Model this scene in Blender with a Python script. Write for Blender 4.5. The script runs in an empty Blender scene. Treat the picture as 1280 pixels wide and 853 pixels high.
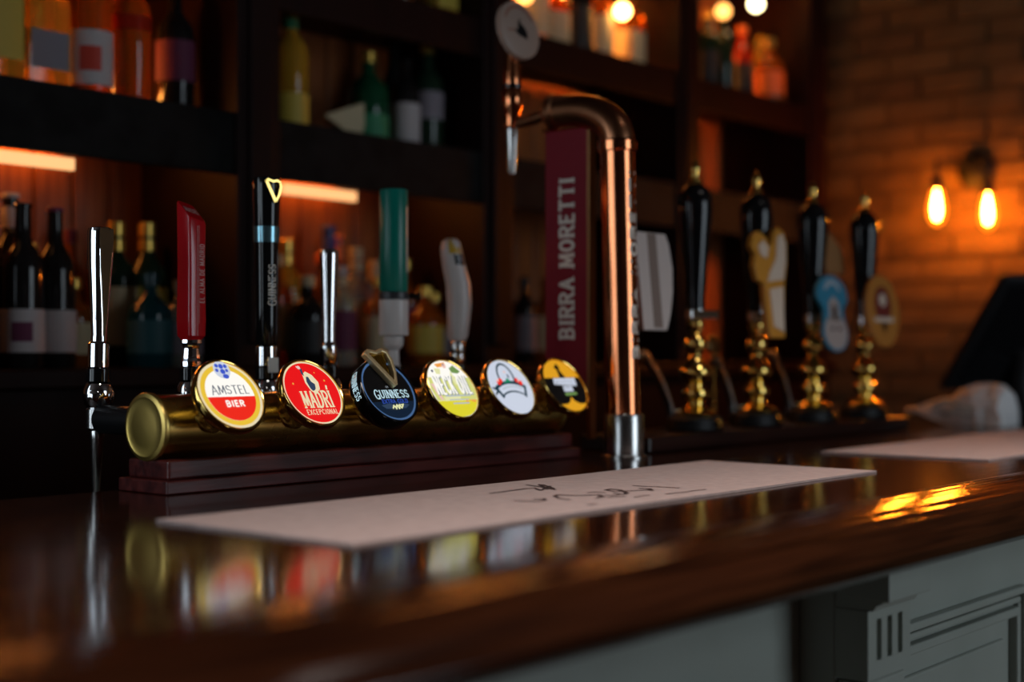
import bpy, math, random
from mathutils import Matrix, Vector, Euler
R = math.radians
rnd = random.Random(7)
SC = bpy.context.scene
COL = SC.collection
CT = 1.10            # height of the bar top above the floor; builders below use z = 0 at the bar top
F = 1778.0           # focal length in pixels of a 1280 px wide frame (50 mm lens)
CH, SH = 0.7627, 0.6468
# ---------------------------------------------------------------- camera
cam_d = bpy.data.cameras.new('camera'); cam = bpy.data.objects.new('camera', cam_d); COL.objects.link(cam)
cam.location = (0, 0, CT + 0.18); cam.rotation_euler = (R(90), 0, R(-49.7))
cam_d.sensor_width = 36; cam_d.lens = 50; cam_d.shift_y = 14.5 / 1280; cam_d.clip_start = 0.02
cam_d.dof.use_dof = True; cam_d.dof.focus_distance = 1.96; cam_d.dof.aperture_fstop = 1.7
SC.camera = cam
# ---------------------------------------------------------------- world, daylight, exposure
w = bpy.data.worlds.new('world'); SC.world = w; w.use_nodes = True
w.node_tree.nodes['Background'].inputs[0].default_value = (0.55, 0.7, 0.9, 1)
w.node_tree.nodes['Background'].inputs[1].default_value = 0.6
SC.view_settings.view_transform = 'Standard'; SC.view_settings.look = 'None'
SC.view_settings.exposure = 0.0; SC.view_settings.gamma = 1.0; SC.view_settings.use_curve_mapping = False
def area(name, loc, rot, sx, sy, power, color):
    l = bpy.data.lights.new(name, 'AREA'); l.shape = 'RECTANGLE'; l.size = sx; l.size_y = sy; l.energy = power; l.color = color
    o = bpy.data.objects.new(name, l); COL.objects.link(o)
    o.location = (loc[0], loc[1], CT + loc[2]); o.rotation_euler = rot
    return o
DAY = (0.80, 0.92, 1.0)
# daylight entering through the three windows of the room (front wall, left wall, back wall beyond the bar)
area('daylight_front', (2.80, -2.12, 0.50), (R(90), 0, 0), 1.55, 2.1, 27, DAY)
area('daylight_side', (-2.42, 1.62, 0.75), (R(90), 0, R(-90)), 1.5, 1.5, 13, DAY)
area('daylight_back', (-1.35, 2.58, 0.75), (R(90), 0, R(180)), 1.7, 1.5, 26, DAY)
# two unseen lamps added above the customers' side to light the runner
for lx_, lp_ in ((0.9, 9.0), (2.2, 7.0)):
    l_ = area('added_overhead_light', (lx_, 0.35, 1.70), (0, 0, 0), 0.34, 0.34, lp_, (1.0, 0.90, 0.84)); l_.data.spread = R(85)

# ---------------------------------------------------------------- materials
MATS = {}
def mat(name, col, rough=0.5, metal=0.0, spec=0.5, emit=None, es=1.0, trans=0.0, coat=0.0, ior=1.45):
    if name in MATS: return MATS[name]
    m = bpy.data.materials.new(name); m.use_nodes = True
    b = m.node_tree.nodes['Principled BSDF']
    b.inputs['Base Color'].default_value = (*col, 1); b.inputs['Roughness'].default_value = rough
    b.inputs['Metallic'].default_value = metal; b.inputs['Specular IOR Level'].default_value = spec
    b.inputs['Transmission Weight'].default_value = trans; b.inputs['Coat Weight'].default_value = coat
    b.inputs['Coat Roughness'].default_value = 0.05; b.inputs['IOR'].default_value = ior
    if emit: b.inputs['Emission Color'].default_value = (*emit, 1); b.inputs['Emission Strength'].default_value = es
    MATS[name] = m
    return m
def noisy(name, c1, c2, scale=(1, 1, 1), nscale=8, rough=0.4, bump=0.1, metal=0.0, rr=0.0, detail=6, bdist=0.002, spec=0.5, coat=0.0, lo=0.35, hi=0.65):
    """procedural material: two colours mixed by stretched noise, plus bump from the same noise"""
    m = mat(name, c1, rough, metal, spec, coat=coat)
    nt = m.node_tree; b = nt.nodes['Principled BSDF']
    tc = nt.nodes.new('ShaderNodeTexCoord'); mp = nt.nodes.new('ShaderNodeMapping'); mp.inputs['Scale'].default_value = scale
    n = nt.nodes.new('ShaderNodeTexNoise'); n.inputs['Scale'].default_value = nscale; n.inputs['Detail'].default_value = detail
    cr = nt.nodes.new('ShaderNodeValToRGB'); cr.color_ramp.elements[0].position = lo; cr.color_ramp.elements[1].position = hi
    cr.color_ramp.elements[0].color = (*c1, 1); cr.color_ramp.elements[1].color = (*c2, 1)
    nt.links.new(tc.outputs['Object'], mp.inputs[0]); nt.links.new(mp.outputs[0], n.inputs['Vector'])
    nt.links.new(n.outputs['Fac'], cr.inputs[0]); nt.links.new(cr.outputs[0], b.inputs['Base Color'])
    if bump:
        bp = nt.nodes.new('ShaderNodeBump'); bp.inputs['Strength'].default_value = bump; bp.inputs['Distance'].default_value = bdist
        nt.links.new(n.outputs['Fac'], bp.inputs['Height']); nt.links.new(bp.outputs[0], b.inputs['Normal'])
    if rr:
        mr = nt.nodes.new('ShaderNodeMapRange'); mr.inputs['To Min'].default_value = rough - rr; mr.inputs['To Max'].default_value = rough + rr
        nt.links.new(n.outputs['Fac'], mr.inputs['Value']); nt.links.new(mr.outputs[0], b.inputs['Roughness'])
    return m
M_bar = noisy('varnished_mahogany_top', (0.012, 0.003, 0.0015), (0.026, 0.007, 0.003), (1.2, 26, 26), 2.2, 0.11, 0.12, spec=0.5, bdist=0.0012)
M_rail = noisy('varnished_mahogany_rail', (0.009, 0.0025, 0.0012), (0.028, 0.008, 0.003), (1.6, 34, 34), 3.2, 0.10, 0.35, spec=0.5, bdist=0.002)
M_plinth = noisy('red_mahogany', (0.035, 0.005, 0.006), (0.095, 0.016, 0.014), (2, 26, 26), 3, 0.3, 0.35, bdist=0.002)
M_dwood = noisy('dark_back_bar_wood', (0.008, 0.0015, 0.001), (0.013, 0.0025, 0.0018), (3, 3, 1), 6, 0.5, 0.1, spec=0.15)
M_board = noisy('red_brown_board', (0.22, 0.06, 0.017), (0.38, 0.115, 0.03), (10, 10, 1.2), 5, 0.4, 0.2)
M_black = noisy('black_chalk_paint', (0.006, 0.006, 0.006), (0.012, 0.012, 0.012), (1, 1, 1), 20, 0.7, 0.05, spec=0.08)
M_panel = noisy('grey_green_paint', (0.31, 0.33, 0.29), (0.34, 0.36, 0.32), (1, 1, 1), 5, 0.42, 0.05)
M_brass = noisy('brass', (0.55, 0.36, 0.09), (0.62, 0.42, 0.12), (1, 1, 1), 12, 0.27, 0.03, 1.0, rr=0.05)
M_cap = noisy('dull_brass', (0.50, 0.36, 0.09), (0.56, 0.40, 0.12), (1, 1, 1), 12, 0.36, 0.03, 1.0)
M_brassd = noisy('polished_brass', (0.75, 0.5, 0.13), (0.8, 0.56, 0.16), (1, 1, 1), 12, 0.12, 0.0, 1.0)
M_copperd = noisy('aged_copper', (0.30, 0.12, 0.06), (0.42, 0.18, 0.09), (1, 1, 1), 14, 0.30, 0.03, 1.0)
M_copper = noisy('copper', (0.74, 0.24, 0.10), (0.80, 0.28, 0.12), (1, 1, 1), 14, 0.14, 0.02, 1.0, rr=0.03)
M_chrome = mat('chrome', (0.78, 0.78, 0.8), 0.06, 1.0)
M_steel = mat('brushed_steel', (0.55, 0.54, 0.53), 0.22, 1.0)
M_blk = mat('gloss_black_plastic', (0.006, 0.006, 0.007), 0.08, 0, 0.5)
M_blkm = mat('matt_black', (0.006, 0.006, 0.007), 0.45, spec=0.2)
M_red = mat('red_enamel', (0.50, 0.006, 0.012), 0.18, coat=0.3)
M_dred = mat('dark_red_board', (0.20, 0.003, 0.014), 0.5, spec=0.25)
M_cream = mat('cream_print', (0.72, 0.66, 0.58), 0.5)
M_pinkp = mat('pale_print', (0.62, 0.36, 0.34), 0.5)
M_teal = mat('green_enamel', (0.0, 0.17, 0.125), 0.3)
M_white = mat('white_plastic', (0.62, 0.57, 0.55), 0.3)
M_run = noisy('runner_cloth', (0.38, 0.29, 0.27), (0.43, 0.33, 0.31), (1, 1, 1), 60, 0.85, 0.25, bdist=0.001)
M_ink = mat('black_marker', (0.03, 0.012, 0.012), 0.6)
M_brick = noisy('stock_brick', (0.085, 0.045, 0.015), (0.115, 0.062, 0.021), (1, 1, 1), 9, 0.9, 0.5, bdist=0.006, lo=0.3, hi=0.7)
M_brick2 = noisy('stock_brick_dark', (0.058, 0.030, 0.011), (0.095, 0.048, 0.017), (1, 1, 1), 9, 0.9, 0.5, bdist=0.006)
M_brick3 = noisy('stock_brick_pale', (0.10, 0.055, 0.020), (0.13, 0.074, 0.027), (1, 1, 1), 9, 0.9, 0.5, bdist=0.006)
M_mortar = noisy('mortar', (0.082, 0.044, 0.015), (0.10, 0.054, 0.019), (1, 1, 1), 20, 0.95, 0.3)
M_plaster = noisy('dark_plaster', (0.05, 0.035, 0.03), (0.06, 0.04, 0.035), (1, 1, 1), 4, 0.9, 0.05)
M_floor = noisy('dark_floor', (0.04, 0.025, 0.018), (0.07, 0.04, 0.03), (1, 8, 1), 3, 0.5, 0.1)
def emis(name, c, s=1.0): return mat('lit_' + name, (0.01, 0.01, 0.01), 0.4, spec=0.2, emit=c, es=s)
L_white = emis('white', (1, 0.97, 0.9), 1.0); L_red = emis('red', (0.85, 0.02, 0.008), 1.0); L_gold = emis('gold', (0.85, 0.55, 0.04), 0.95)
L_cream = emis('cream', (1, 0.86, 0.55), 0.8); L_blue = emis('blue', (0.06, 0.13, 0.8), 0.7); L_mred = emis('signal_red', (0.95, 0.006, 0.008), 0.85)
L_cold = emis('cold_white', (0.72, 0.78, 0.92), 0.82); L_cyan = emis('pale_cyan', (0.6, 0.85, 0.95), 0.9); L_rim = emis('blue_rim', (0.10, 0.22, 0.48), 0.55)
L_navy = emis('navy', (0.001, 0.012, 0.035), 0.8); L_dblue = emis('mid_blue', (0.03, 0.08, 0.45), 0.8); L_yel = emis('yellow', (0.80, 0.72, 0.03), 0.9)
L_lime = emis('lime', (0.85, 0.85, 0.45), 0.9); L_orange = emis('orange', (0.95, 0.38, 0.06), 0.9); L_green = emis('green', (0.20, 0.36, 0.10), 0.8)
L_pink = emis('pink', (0.95, 0.62, 0.55), 0.85); L_teal = emis('dark_teal', (0.008, 0.045, 0.07), 0.8); L_amber = emis('amber', (0.90, 0.42, 0.015), 0.8)
L_ash = emis('pale_grey', (0.55, 0.62, 0.68), 0.8); L_black = mat('opaque_black_print', (0.005, 0.005, 0.006), 0.5, spec=0.2); L_slate = emis('slate', (0.03, 0.06, 0.12), 0.8)
L_gr2 = emis('bright_green', (0.0, 0.28, 0.13), 0.8)
L_led = mat('led_strip_light', (0.8, 0.6, 0.4), 0.5, emit=(1.0, 0.46, 0.16), es=1.2)
L_led3 = mat('added_strip_shelf', (0.8, 0.6, 0.4), 0.5, emit=(1.0, 0.36, 0.06), es=110)  # for the hidden strips added to make the bottles glow
L_led2 = mat('led_strip_bright', (0.8, 0.6, 0.4), 0.5, emit=(1.0, 0.31, 0.05), es=28)
L_globe = mat('small_globe_lamp', (0.8, 0.6, 0.4), 0.4, emit=(1.0, 0.50, 0.12), es=22)
L_globe2 = mat('small_white_lamp', (0.8, 0.8, 0.7), 0.4, emit=(1.0, 0.80, 0.42), es=12)
L_globe3 = mat('small_dim_lamp', (0.8, 0.6, 0.4), 0.4, emit=(1.0, 0.42, 0.09), es=4)
L_bulb = mat('bright_filament', (0.9, 0.7, 0.4), 0.3, emit=(1.0, 0.30, 0.030), es=420)
L_shell = bpy.data.materials.new('amber_lit_glass'); L_shell.use_nodes = True
_nt = L_shell.node_tree; _nt.nodes.clear()
_o = _nt.nodes.new('ShaderNodeOutputMaterial'); _a = _nt.nodes.new('ShaderNodeAddShader'); _t = _nt.nodes.new('ShaderNodeBsdfTransparent'); _e = _nt.nodes.new('ShaderNodeEmission')
_t.inputs[0].default_value = (1.0, 0.80, 0.45, 1); _e.inputs[0].default_value = (1.0, 0.27, 0.015, 1); _e.inputs[1].default_value = 1.1
_nt.links.new(_t.outputs[0], _a.inputs[0]); _nt.links.new(_e.outputs[0], _a.inputs[1]); _nt.links.new(_a.outputs[0], _o.inputs[0])

# ---------------------------------------------------------------- helpers
def at(u, v=441.0, X=None, Y=None, z=None):
    """the point a pixel of the photograph shows on the plane X=, Y= or z= (metres, bar top z=0)"""
    t = (u - 640) / F; kx = CH + SH * t; ky = SH - CH * t; kz = (441 - v) / F
    D = X / kx if X is not None else Y / ky if Y is not None else (z - 0.18) / kz
    return Vector((kx * D, ky * D, 0.18 + kz * D))
class G:
    def __init__(s): s.v = []; s.f = []
    def add(s, vs, fs, M=None):
        b = len(s.v)
        s.v += [(M @ Vector(p)) if M is not None else Vector(p) for p in vs]
        s.f += [tuple(i + b for i in f) for f in fs]
        return s
    def box(s, x0, x1, y0, y1, z0, z1, M=None):
        return s.add([(x0, y0, z0), (x1, y0, z0), (x1, y1, z0), (x0, y1, z0), (x0, y0, z1), (x1, y0, z1), (x1, y1, z1), (x0, y1, z1)],
                     [(0, 3, 2, 1), (4, 5, 6, 7), (0, 1, 5, 4), (1, 2, 6, 5), (2, 3, 7, 6), (3, 0, 4, 7)], M)
    def loft(s, rings, closed_ends=True, M=None):
        n = len(rings[0]); vs = [p for r in rings for p in r]; fs = []
        for k in range(len(rings) - 1):
            for i in range(n):
                j = (i + 1) % n
                fs.append((k * n + i, k * n + j, (k + 1) * n + j, (k + 1) * n + i))
        if closed_ends:
            fs.append(tuple(range(n - 1, -1, -1))); fs.append(tuple((len(rings) - 1) * n + i for i in range(n)))
        return s.add(vs, fs, M)
    def lathe(s, prof, M=None, seg=36, sx=1, sy=1, ph=0.0):
        return s.loft([[(max(r, 1e-5) * sx * math.cos(2 * math.pi * i / seg + ph), max(r, 1e-5) * sy * math.sin(2 * math.pi * i / seg + ph), z) for i in range(seg)] for r, z in prof], True, M)
    def tube(s, pts, rad, seg=16):
        pts = [Vector(p) for p in pts]; rings = []
        if not hasattr(rad, '__len__'): rad = [rad] * len(pts)
        up = Vector((0.13, 0.2, 1)).normalized()
        for i, p in enumerate(pts):
            d = (pts[min(i + 1, len(pts) - 1)] - pts[max(i - 1, 0)]).normalized()
            a = d.cross(up)
            if a.length < 0.05: a = d.cross(Vector((1, 0, 0)))
            a.normalize(); b = a.cross(d); 
            rings.append([p + rad[i] * (a * math.cos(2 * math.pi * k / seg) - b * math.sin(2 * math.pi * k / seg)) for k in range(seg)]); up = b
        return s.loft(rings)
    def prism(s, poly, z0, z1, M=None):
        n = len(poly)
        a = sum(poly[i][0] * poly[(i + 1) % n][1] - poly[(i + 1) % n][0] * poly[i][1] for i in range(n))
        if a < 0: poly = poly[::-1]
        return s.loft([[(x, y, z0) for x, y in poly], [(x, y, z1) for x, y in poly]], True, M)
    def build(s, name, m, parent=None, smooth=35, bevel=0, seg=2):
        org = Vector(parent['_o']) if parent is not None else None
        top = parent is None
        if top:
            xs = [p.x for p in s.v]; ys = [p.y for p in s.v]; zs = [p.z for p in s.v]
            org = Vector(((min(xs) + max(xs)) / 2, (min(ys) + max(ys)) / 2, min(zs)))
        me = bpy.data.meshes.new(name); me.from_pydata([tuple(p - org) for p in s.v], [], s.f); me.update()
        if smooth:
            me.polygons.foreach_set('use_smooth', [True] * len(me.polygons)); me.set_sharp_from_angle(angle=R(smooth))
        me.materials.append(m)
        o = bpy.data.objects.new(name, me); COL.objects.link(o)
        if top: o.location = org + Vector((0, 0, CT))
        else: o.parent = parent
        o['_o'] = tuple(org)
        if bevel:
            bv = o.modifiers.new('bevel', 'BEVEL'); bv.width = bevel; bv.segments = seg; bv.limit_method = 'ANGLE'; bv.angle_limit = R(40)
        return o
def tag(o, label=None, cat=None, group=None, kind=None):
    if label: o['label'] = label
    if cat: o['category'] = cat
    if group: o['group'] = group
    if kind: o['kind'] = kind
    return o
def thing(name, org, label, cat, group=None):
    o = bpy.data.objects.new(name, None); COL.objects.link(o); o.empty_display_size = 0.03
    org = Vector(org); o.location = org + Vector((0, 0, CT)); o['_o'] = tuple(org)
    return tag(o, label, cat, group)
def T(x, y, z): return Matrix.Translation((x, y, z))
def frame(o, ex, ey):
    """matrix with local x along ex, y along ey, z = ex x ey, origin o"""
    ex = Vector(ex).normalized(); ey = Vector(ey).normalized(); ez = ex.cross(ey)
    return Matrix(((ex.x, ey.x, ez.x, o[0]), (ex.y, ey.y, ez.y, o[1]), (ex.z, ey.z, ez.z, o[2]), (0, 0, 0, 1)))
def disc(r, n=48, cx=0, cy=0, sy=1): return [(cx + r * math.cos(2 * math.pi * i / n), cy + r * sy * math.sin(2 * math.pi * i / n)) for i in range(n)]
def arcp(cx, cy, rx, ry, a0, a1, n=8): return [(cx + rx * math.cos(R(a0 + (a1 - a0) * i / n)), cy + ry * math.sin(R(a0 + (a1 - a0) * i / n))) for i in range(n + 1)]
# stroke lettering: every letter a set of strokes in a unit box
S_ = arcp(.5, .74, .46, .24, 25, 180, 6) + arcp(.5, .74, .46, .24, 180, 270, 3)[1:] + arcp(.5, .26, .46, .24, 90, 0, 3)[1:] + arcp(.5, .26, .46, .24, 0, -155, 6)[1:]
O_ = arcp(.5, .5, .48, .48, 0, 360, 18)
BOWL = [(0, 1), (.5, 1)] + arcp(.5, .76, .45, .24, 90, -90, 6)[1:] + [(0, .52)]
GL = {'A': [[(0, 0), (.5, 1), (1, 0)], [(.2, .36), (.8, .36)]], 'B': [[(.08, 0), (.08, 1)], [(.08, 1), (.5, 1)] + arcp(.5, .76, .38, .24, 90, -90, 5) + [(.08, .52)], [(.5, .52)] + arcp(.5, .26, .45, .26, 90, -90, 5) + [(.08, 0)]],
      'C': [arcp(.55, .5, .5, .48, 40, 320, 12)], 'D': [[(.05, 0), (.05, 1)], [(.05, 1), (.4, 1)] + arcp(.4, .5, .55, .5, 90, -90, 8) + [(.05, 0)]],
      'E': [[(.08, 0), (.08, 1)], [(.08, 1), (.9, 1)], [(.08, .52), (.75, .52)], [(.08, 0), (.92, 0)]], 'G': [arcp(.52, .5, .5, .48, 40, 330, 12), [(.95, .02), (.95, .42)], [(.6, .42), (.98, .42)]],
      'H': [[(.05, 0), (.05, 1)], [(.95, 0), (.95, 1)], [(.05, .5), (.95, .5)]], 'I': [[(.5, 0), (.5, 1)]], 'K': [[(.08, 0), (.08, 1)], [(.95, 1), (.12, .42)], [(.35, .6), (.98, 0)]],
      'L': [[(.1, 1), (.1, 0)], [(.1, 0), (.9, 0)]], 'M': [[(.02, 0), (.1, 1)], [(.1, 1), (.5, .15), (.9, 1)], [(.9, 1), (.98, 0)]], 'N': [[(.06, 0), (.06, 1)], [(.06, 1), (.94, 0)], [(.94, 0), (.94, 1)]],
      'O': [O_], 'P': [[(.08, 0), (.08, 1)], BOWL[1:] and [(.08, 1)] + BOWL[1:]], 'R': [[(.08, 0), (.08, 1)], [(.08, 1)] + BOWL[1:], [(.45, .52), (.98, 0)]], 'S': [S_],
      'T': [[(.5, 0), (.5, 1)], [(0, 1), (1, 1)]], 'U': [[(.06, 1), (.06, .35)] + arcp(.5, .32, .44, .32, 180, 360, 8)[1:] + [(.94, 1)]], 'X': [[(0, 0), (1, 1)], [(0, 1), (1, 0)]],
      "'": [[(.5, .75), (.6, 1)]], '.': [[(.4, 0), (.6, 0)]], 'Y': [[(0, 1), (.5, .5), (1, 1)], [(.5, .5), (.5, 0)]], 'V': [[(0, 1), (.5, 0), (1, 1)]]}
GL['\u00cd'] = GL['I'] + [[(.35, 1.14), (.75, 1.34)]]
def ribbon(g, pts, wd, fn, modulate=0.0):
    """flat stroke along 2-D points, mapped to space by fn(x, y)"""
    for a, b in zip(pts[:-1], pts[1:]):
        dx, dy = b[0] - a[0], b[1] - a[1]; L = math.hypot(dx, dy)
        if L < 1e-9: continue
        k = wd * (1 - modulate + modulate * abs(dy) / L) / 2
        ux, uy = dx / L, dy / L; e = k * 0.6
        p = [(a[0] - ux * e - uy * k, a[1] - uy * e + ux * k), (a[0] - ux * e + uy * k, a[1] - uy * e - ux * k), (b[0] + ux * e + uy * k, b[1] + uy * e - ux * k), (b[0] + ux * e - uy * k, b[1] + uy * e + ux * k)]
        P_ = [Vector(fn(*q)) for q in p]; nn_ = (P_[1] - P_[0]).cross(P_[2] - P_[1])
        if nn_.length > 0:      # keep overlapping strokes of ink a hair apart
            nn_.normalize(); o_ = nn_ * (.000014 * ((len(g.f) * 5) % 11)); P_ = [q + o_ for q in P_]
        g.add(P_, [(0, 1, 2, 3)])
def text(g, s, cx, cy, h, fn, lw=0.62, gap=0.24, stroke=0.15, serif=False, slant=0.0, first=1.0, mod=0.0, sl=.14):
    """centred line of stroke letters of height h"""
    wds = []
    for i, c in enumerate(s):
        k = {'I': 0.28, '\u00cd': 0.28, ' ': 0.45, 'M': 1.2, 'E': .84, 'S': .86, 'L': .8, 'N': 1.06, "'": 0.3, '.': 0.3}.get(c, 1.0) * lw * h
        wds.append(k * (first if i == 0 else 1))
    x = cx - (sum(wds) + gap * h * (len(s) - 1)) / 2
    for i, c in enumerate(s):
        hh = h * (first if i == 0 else 1)
        for st in GL.get(c, []):
            ribbon(g, [(x + px * wds[i] + slant * (py - .5) * hh, cy + (py - .5) * h if i else cy - .5 * h - (hh - h) * .6 + py * hh) for px, py in st], stroke * h, fn, mod)
            if serif:
                for (px, py), (qx, qy) in ((st[0], st[1]), (st[-1], st[-2])):
                    if py in (0, 1) and abs(py - qy) > 0.3:
                        yy = cy - .5 * h - ((hh - h) * .6 if i == 0 else 0) + py * hh
                        ribbon(g, [(x + px * wds[i] - sl * h, yy), (x + px * wds[i] + sl * h, yy)], stroke * h * .5, fn)
        x += wds[i] + gap * h

# ================================================================ THE ROOM
def struct(name, g, m, parent=None, smooth=0, bevel=0):
    o = g.build(name, m, parent, smooth=smooth, bevel=bevel)
    if parent is None: o['kind'] = 'structure'
    return o
XL, XR, YF, YB, ZF, ZC = -2.5, 4.36, -2.2, 2.66, -CT, 1.75
struct('floor', G().box(XL, XR, YF, YB, ZF - 0.1, ZF), M_floor)
struct('ceiling', G().box(XL, XR, YF, YB, ZC, ZC + 0.1), M_plaster)
def wall_with_windows(name, axis, c0, c1, a0, a1, wins):
    g = G()
    def bx(p0, p1, z0, z1):
        if axis == 'y': g.box(p0, p1, c0, c1, z0, z1)
        else: g.box(c0, c1, p0, p1, z0, z1)
    p = a0
    for (w0, w1, z0, z1) in wins:
        bx(p, w0, ZF, ZC); bx(w0, w1, ZF, z0); bx(w0, w1, z1, ZC); p = w1
    bx(p, a1, ZF, ZC)
    return struct(name, g, M_plaster)
WIN = [('y', YF, -1, (2.0, 3.6), (-.58, 1.58)), ('x', XL, -1, (.85, 2.39), (-.03, 1.53)), ('y', YB, 1, (-2.22, -.48), (-.03, 1.53))]
wall_with_windows('wall_front', 'y', YF - 0.15, YF, XL, XR, [WIN[0][3] + WIN[0][4]])
wall_with_windows('wall_left', 'x', XL - 0.15, XL, YF, YB, [WIN[1][3] + WIN[1][4]])
wall_with_windows('wall_back', 'y', YB, YB + 0.15, XL, XR, [WIN[2][3] + WIN[2][4]])
M_glass = mat('window_glass', (0.9, 0.95, 1.0), 0.3, trans=1.0)
k = 0
for axis, c_, sg, (w0, w1), (h0, h1) in WIN:
    k += 1
    g = G(); p = G()
    def wb(gg, a, b, z0, z1, d0, d1):
        e0, e1 = sorted((c_ + sg * d0, c_ + sg * d1))
        if axis == 'y': gg.box(a, b, e0, e1, z0, z1)
        else: gg.box(e0, e1, a, b, z0, z1)
    for (a, b, z0, z1) in ((w0, w0 + .05, h0, h1), (w1 - .05, w1, h0, h1), (w0 + .05, w1 - .05, h0, h0 + .05), (w0 + .05, w1 - .05, h1 - .05, h1), (w0 + .05, w1 - .05, (h0 + h1) / 2 - .02, (h0 + h1) / 2 + .02)): wb(g, a, b, z0, z1, .04, .1)
    wb(p, w0 + .05, w1 - .05, h0 + .05, h1 - .05, .105, .112)
    o = struct('window_%d' % k, g, M_dwood); p.build('pane', M_glass, o, smooth=0)
for lx_ in (0.9, 2.2):  # housings for the added overhead lamps, out of view
    t = thing('added_overhead_lamp', (lx_, .35, 1.715), 'added square overhead lamp nearer the left end of the bar' if lx_ < 1 else 'added square overhead lamp nearer the brick wall', 'ceiling lamp', 'added lamps over the bar')
    g = G(); g.box(lx_ - .2, lx_ + .2, .15, .55, 1.715, ZC); g.build('housing', M_plaster, t, smooth=0, bevel=.005)
# brick wall at the far end of the bar
wr = struct('wall_right', G().box(XR, XR + 0.2, YF, YB, ZF, ZC), M_mortar)
bw, bh, jt = 0.215, 0.065, 0.010
meshes = []
for i, m in enumerate((M_brick, M_brick, M_brick2, M_brick3, M_brick, M_brick3)):
    g = G(); h = lambda: rnd.uniform(-.002, .002)
    g.loft([[(-.009 + c, (-bw / 2 + h()) + e, (-bh / 2 + h()) + e), (-.009 + c, bw / 2 - e + h(), -bh / 2 + e + h()), (-.009 + c, bw / 2 - e + h(), bh / 2 - e + h()), (-.009 + c, -bw / 2 + e + h(), bh / 2 - e + h())] for e, c in ((0.004, -.004), (0, .0), (0, .02))])
    me = bpy.data.meshes.new('brick'); me.from_pydata([tuple(p) for p in g.v], [], g.f); me.materials.append(m); meshes.append(me)
field = G(); org = Vector(wr['_o'])
row = 0; z = ZF + bh / 2 + jt
while z < ZC:
    y = YF + (row % 2) * (bw + jt) / 2
    while y < YB + 0.1:
        near = 0.85 < y < 2.4 and -0.16 < z < 1.36
        if near:
            o = bpy.data.objects.new('brick', rnd.choice(meshes)); COL.objects.link(o); o.parent = wr
            o.location = Vector((XR + rnd.uniform(-.004, .003), y, z)) - org
        elif y > -0.8:
            x0 = XR - .011 + rnd.uniform(-.004, .003)
            field.box(x0, XR + .003, max(y - bw / 2, YF), min(y + bw / 2, YB), z - bh / 2, z + bh / 2)
        y += bw + jt
    z += bh + jt; row += 1
fo = field.build('brick_field', M_brick, wr, smooth=0); fo['kind'] = 'stuff'

# ================================================================ THE BAR
bar = thing('bar_counter', (1.9, 1.1, -0.06), 'long dark varnished mahogany bar top with a rounded front rail', 'bar top')
g = G(); X0, X1 = -1.4, XR - 0.02
g.box(X0, X1, 0.80, 1.60, -0.045, 0.0)
g.build('worktop', M_bar, bar, smooth=0)
prof = [(0.80, 0.0), (0.79, 0.0012), (0.775, 0.0018), (0.757, 0.001), (0.735, -0.002), (0.712, -0.008), (0.692, -0.017), (0.677, -0.028), (0.668, -0.040), (0.668, -0.050), (0.674, -0.057), (0.69, -0.061), (0.80, -0.061)]
def rail_ring(x):
    out = []; fine = []
    for (ya, za), (yb, zb) in zip(prof[:9], prof[1:10]):
        for q in range(6): fine.append((ya + (yb - ya) * q / 6, za + (zb - za) * q / 6))
    fine.append(prof[9])
    for y, zz in fine:
        f_ = max(0, min(1, (.797 - y) / .012)) * max(0, min(1, (y - .672) / .015))
        ph = 2 * math.pi * y / .0165 + .9 * math.sin(1.7 * x + 30 * y) + .6 * math.sin(4.1 * x + 1.3) + .25 * math.sin(13 * x + 50 * y)
        am = .00034 * (1 + .6 * math.sin(2.3 * x + 60 * y)) + .00008 * math.sin(19 * x + 130 * y)
        out.append((x, y, zz + f_ * (am * math.sin(ph) + .00017 * math.sin(2 * math.pi * y / .0062 + 2.2 * math.sin(3.3 * x)))))
    return out + [(x, y, zz) for y, zz in prof[10:]]
g = G(); g.loft([rail_ring(X0 + (X1 - X0) * k / 420) for k in range(421)])
g.build('front_rail', M_rail, bar, smooth=40)
# painted front under the bar
fr = thing('wainscot', (1.9, 0.87, ZF), 'grey-green painted panelled front below the bar top', 'panelling')
g = G(); g.box(X0, X1, 0.853, 0.885, ZF, -0.062); g.build('backing', M_panel, fr, smooth=0)
def moulded_panel(xa, xb, zt, zb):
    for k, (e, w_, y0) in enumerate(((0, .012, .838), (.016, .010, .843), (.030, .014, .838))):
        g = G(); a, b, t_, bb = xa + e, xb - e, zt - e, zb + e
        g.box(a, b, y0, .854, t_ - w_, t_); g.box(a, b, y0, .854, bb, bb + w_)
        g.box(a, a + w_, y0, .854, bb + w_, t_ - w_); g.box(b - w_, b, y0, .854, bb + w_, t_ - w_)
        g.build('moulding', M_panel, fr, smooth=0, bevel=0.003)
    g = G(); g.box(xa + .075, xb - .075, .846, .854, zb + .075, zt - .075); g.build('raised_panel', M_panel, fr, smooth=0, bevel=0.004)
moulded_panel(1.72, 2.26, -0.19, -0.95); moulded_panel(2.5, 3.2, -0.19, -0.95); moulded_panel(3.4, 4.2, -0.19, -0.95)
moulded_panel(0.55, 1.36, -0.19, -0.95); moulded_panel(-0.6, 0.35, -0.19, -0.95)
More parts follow.
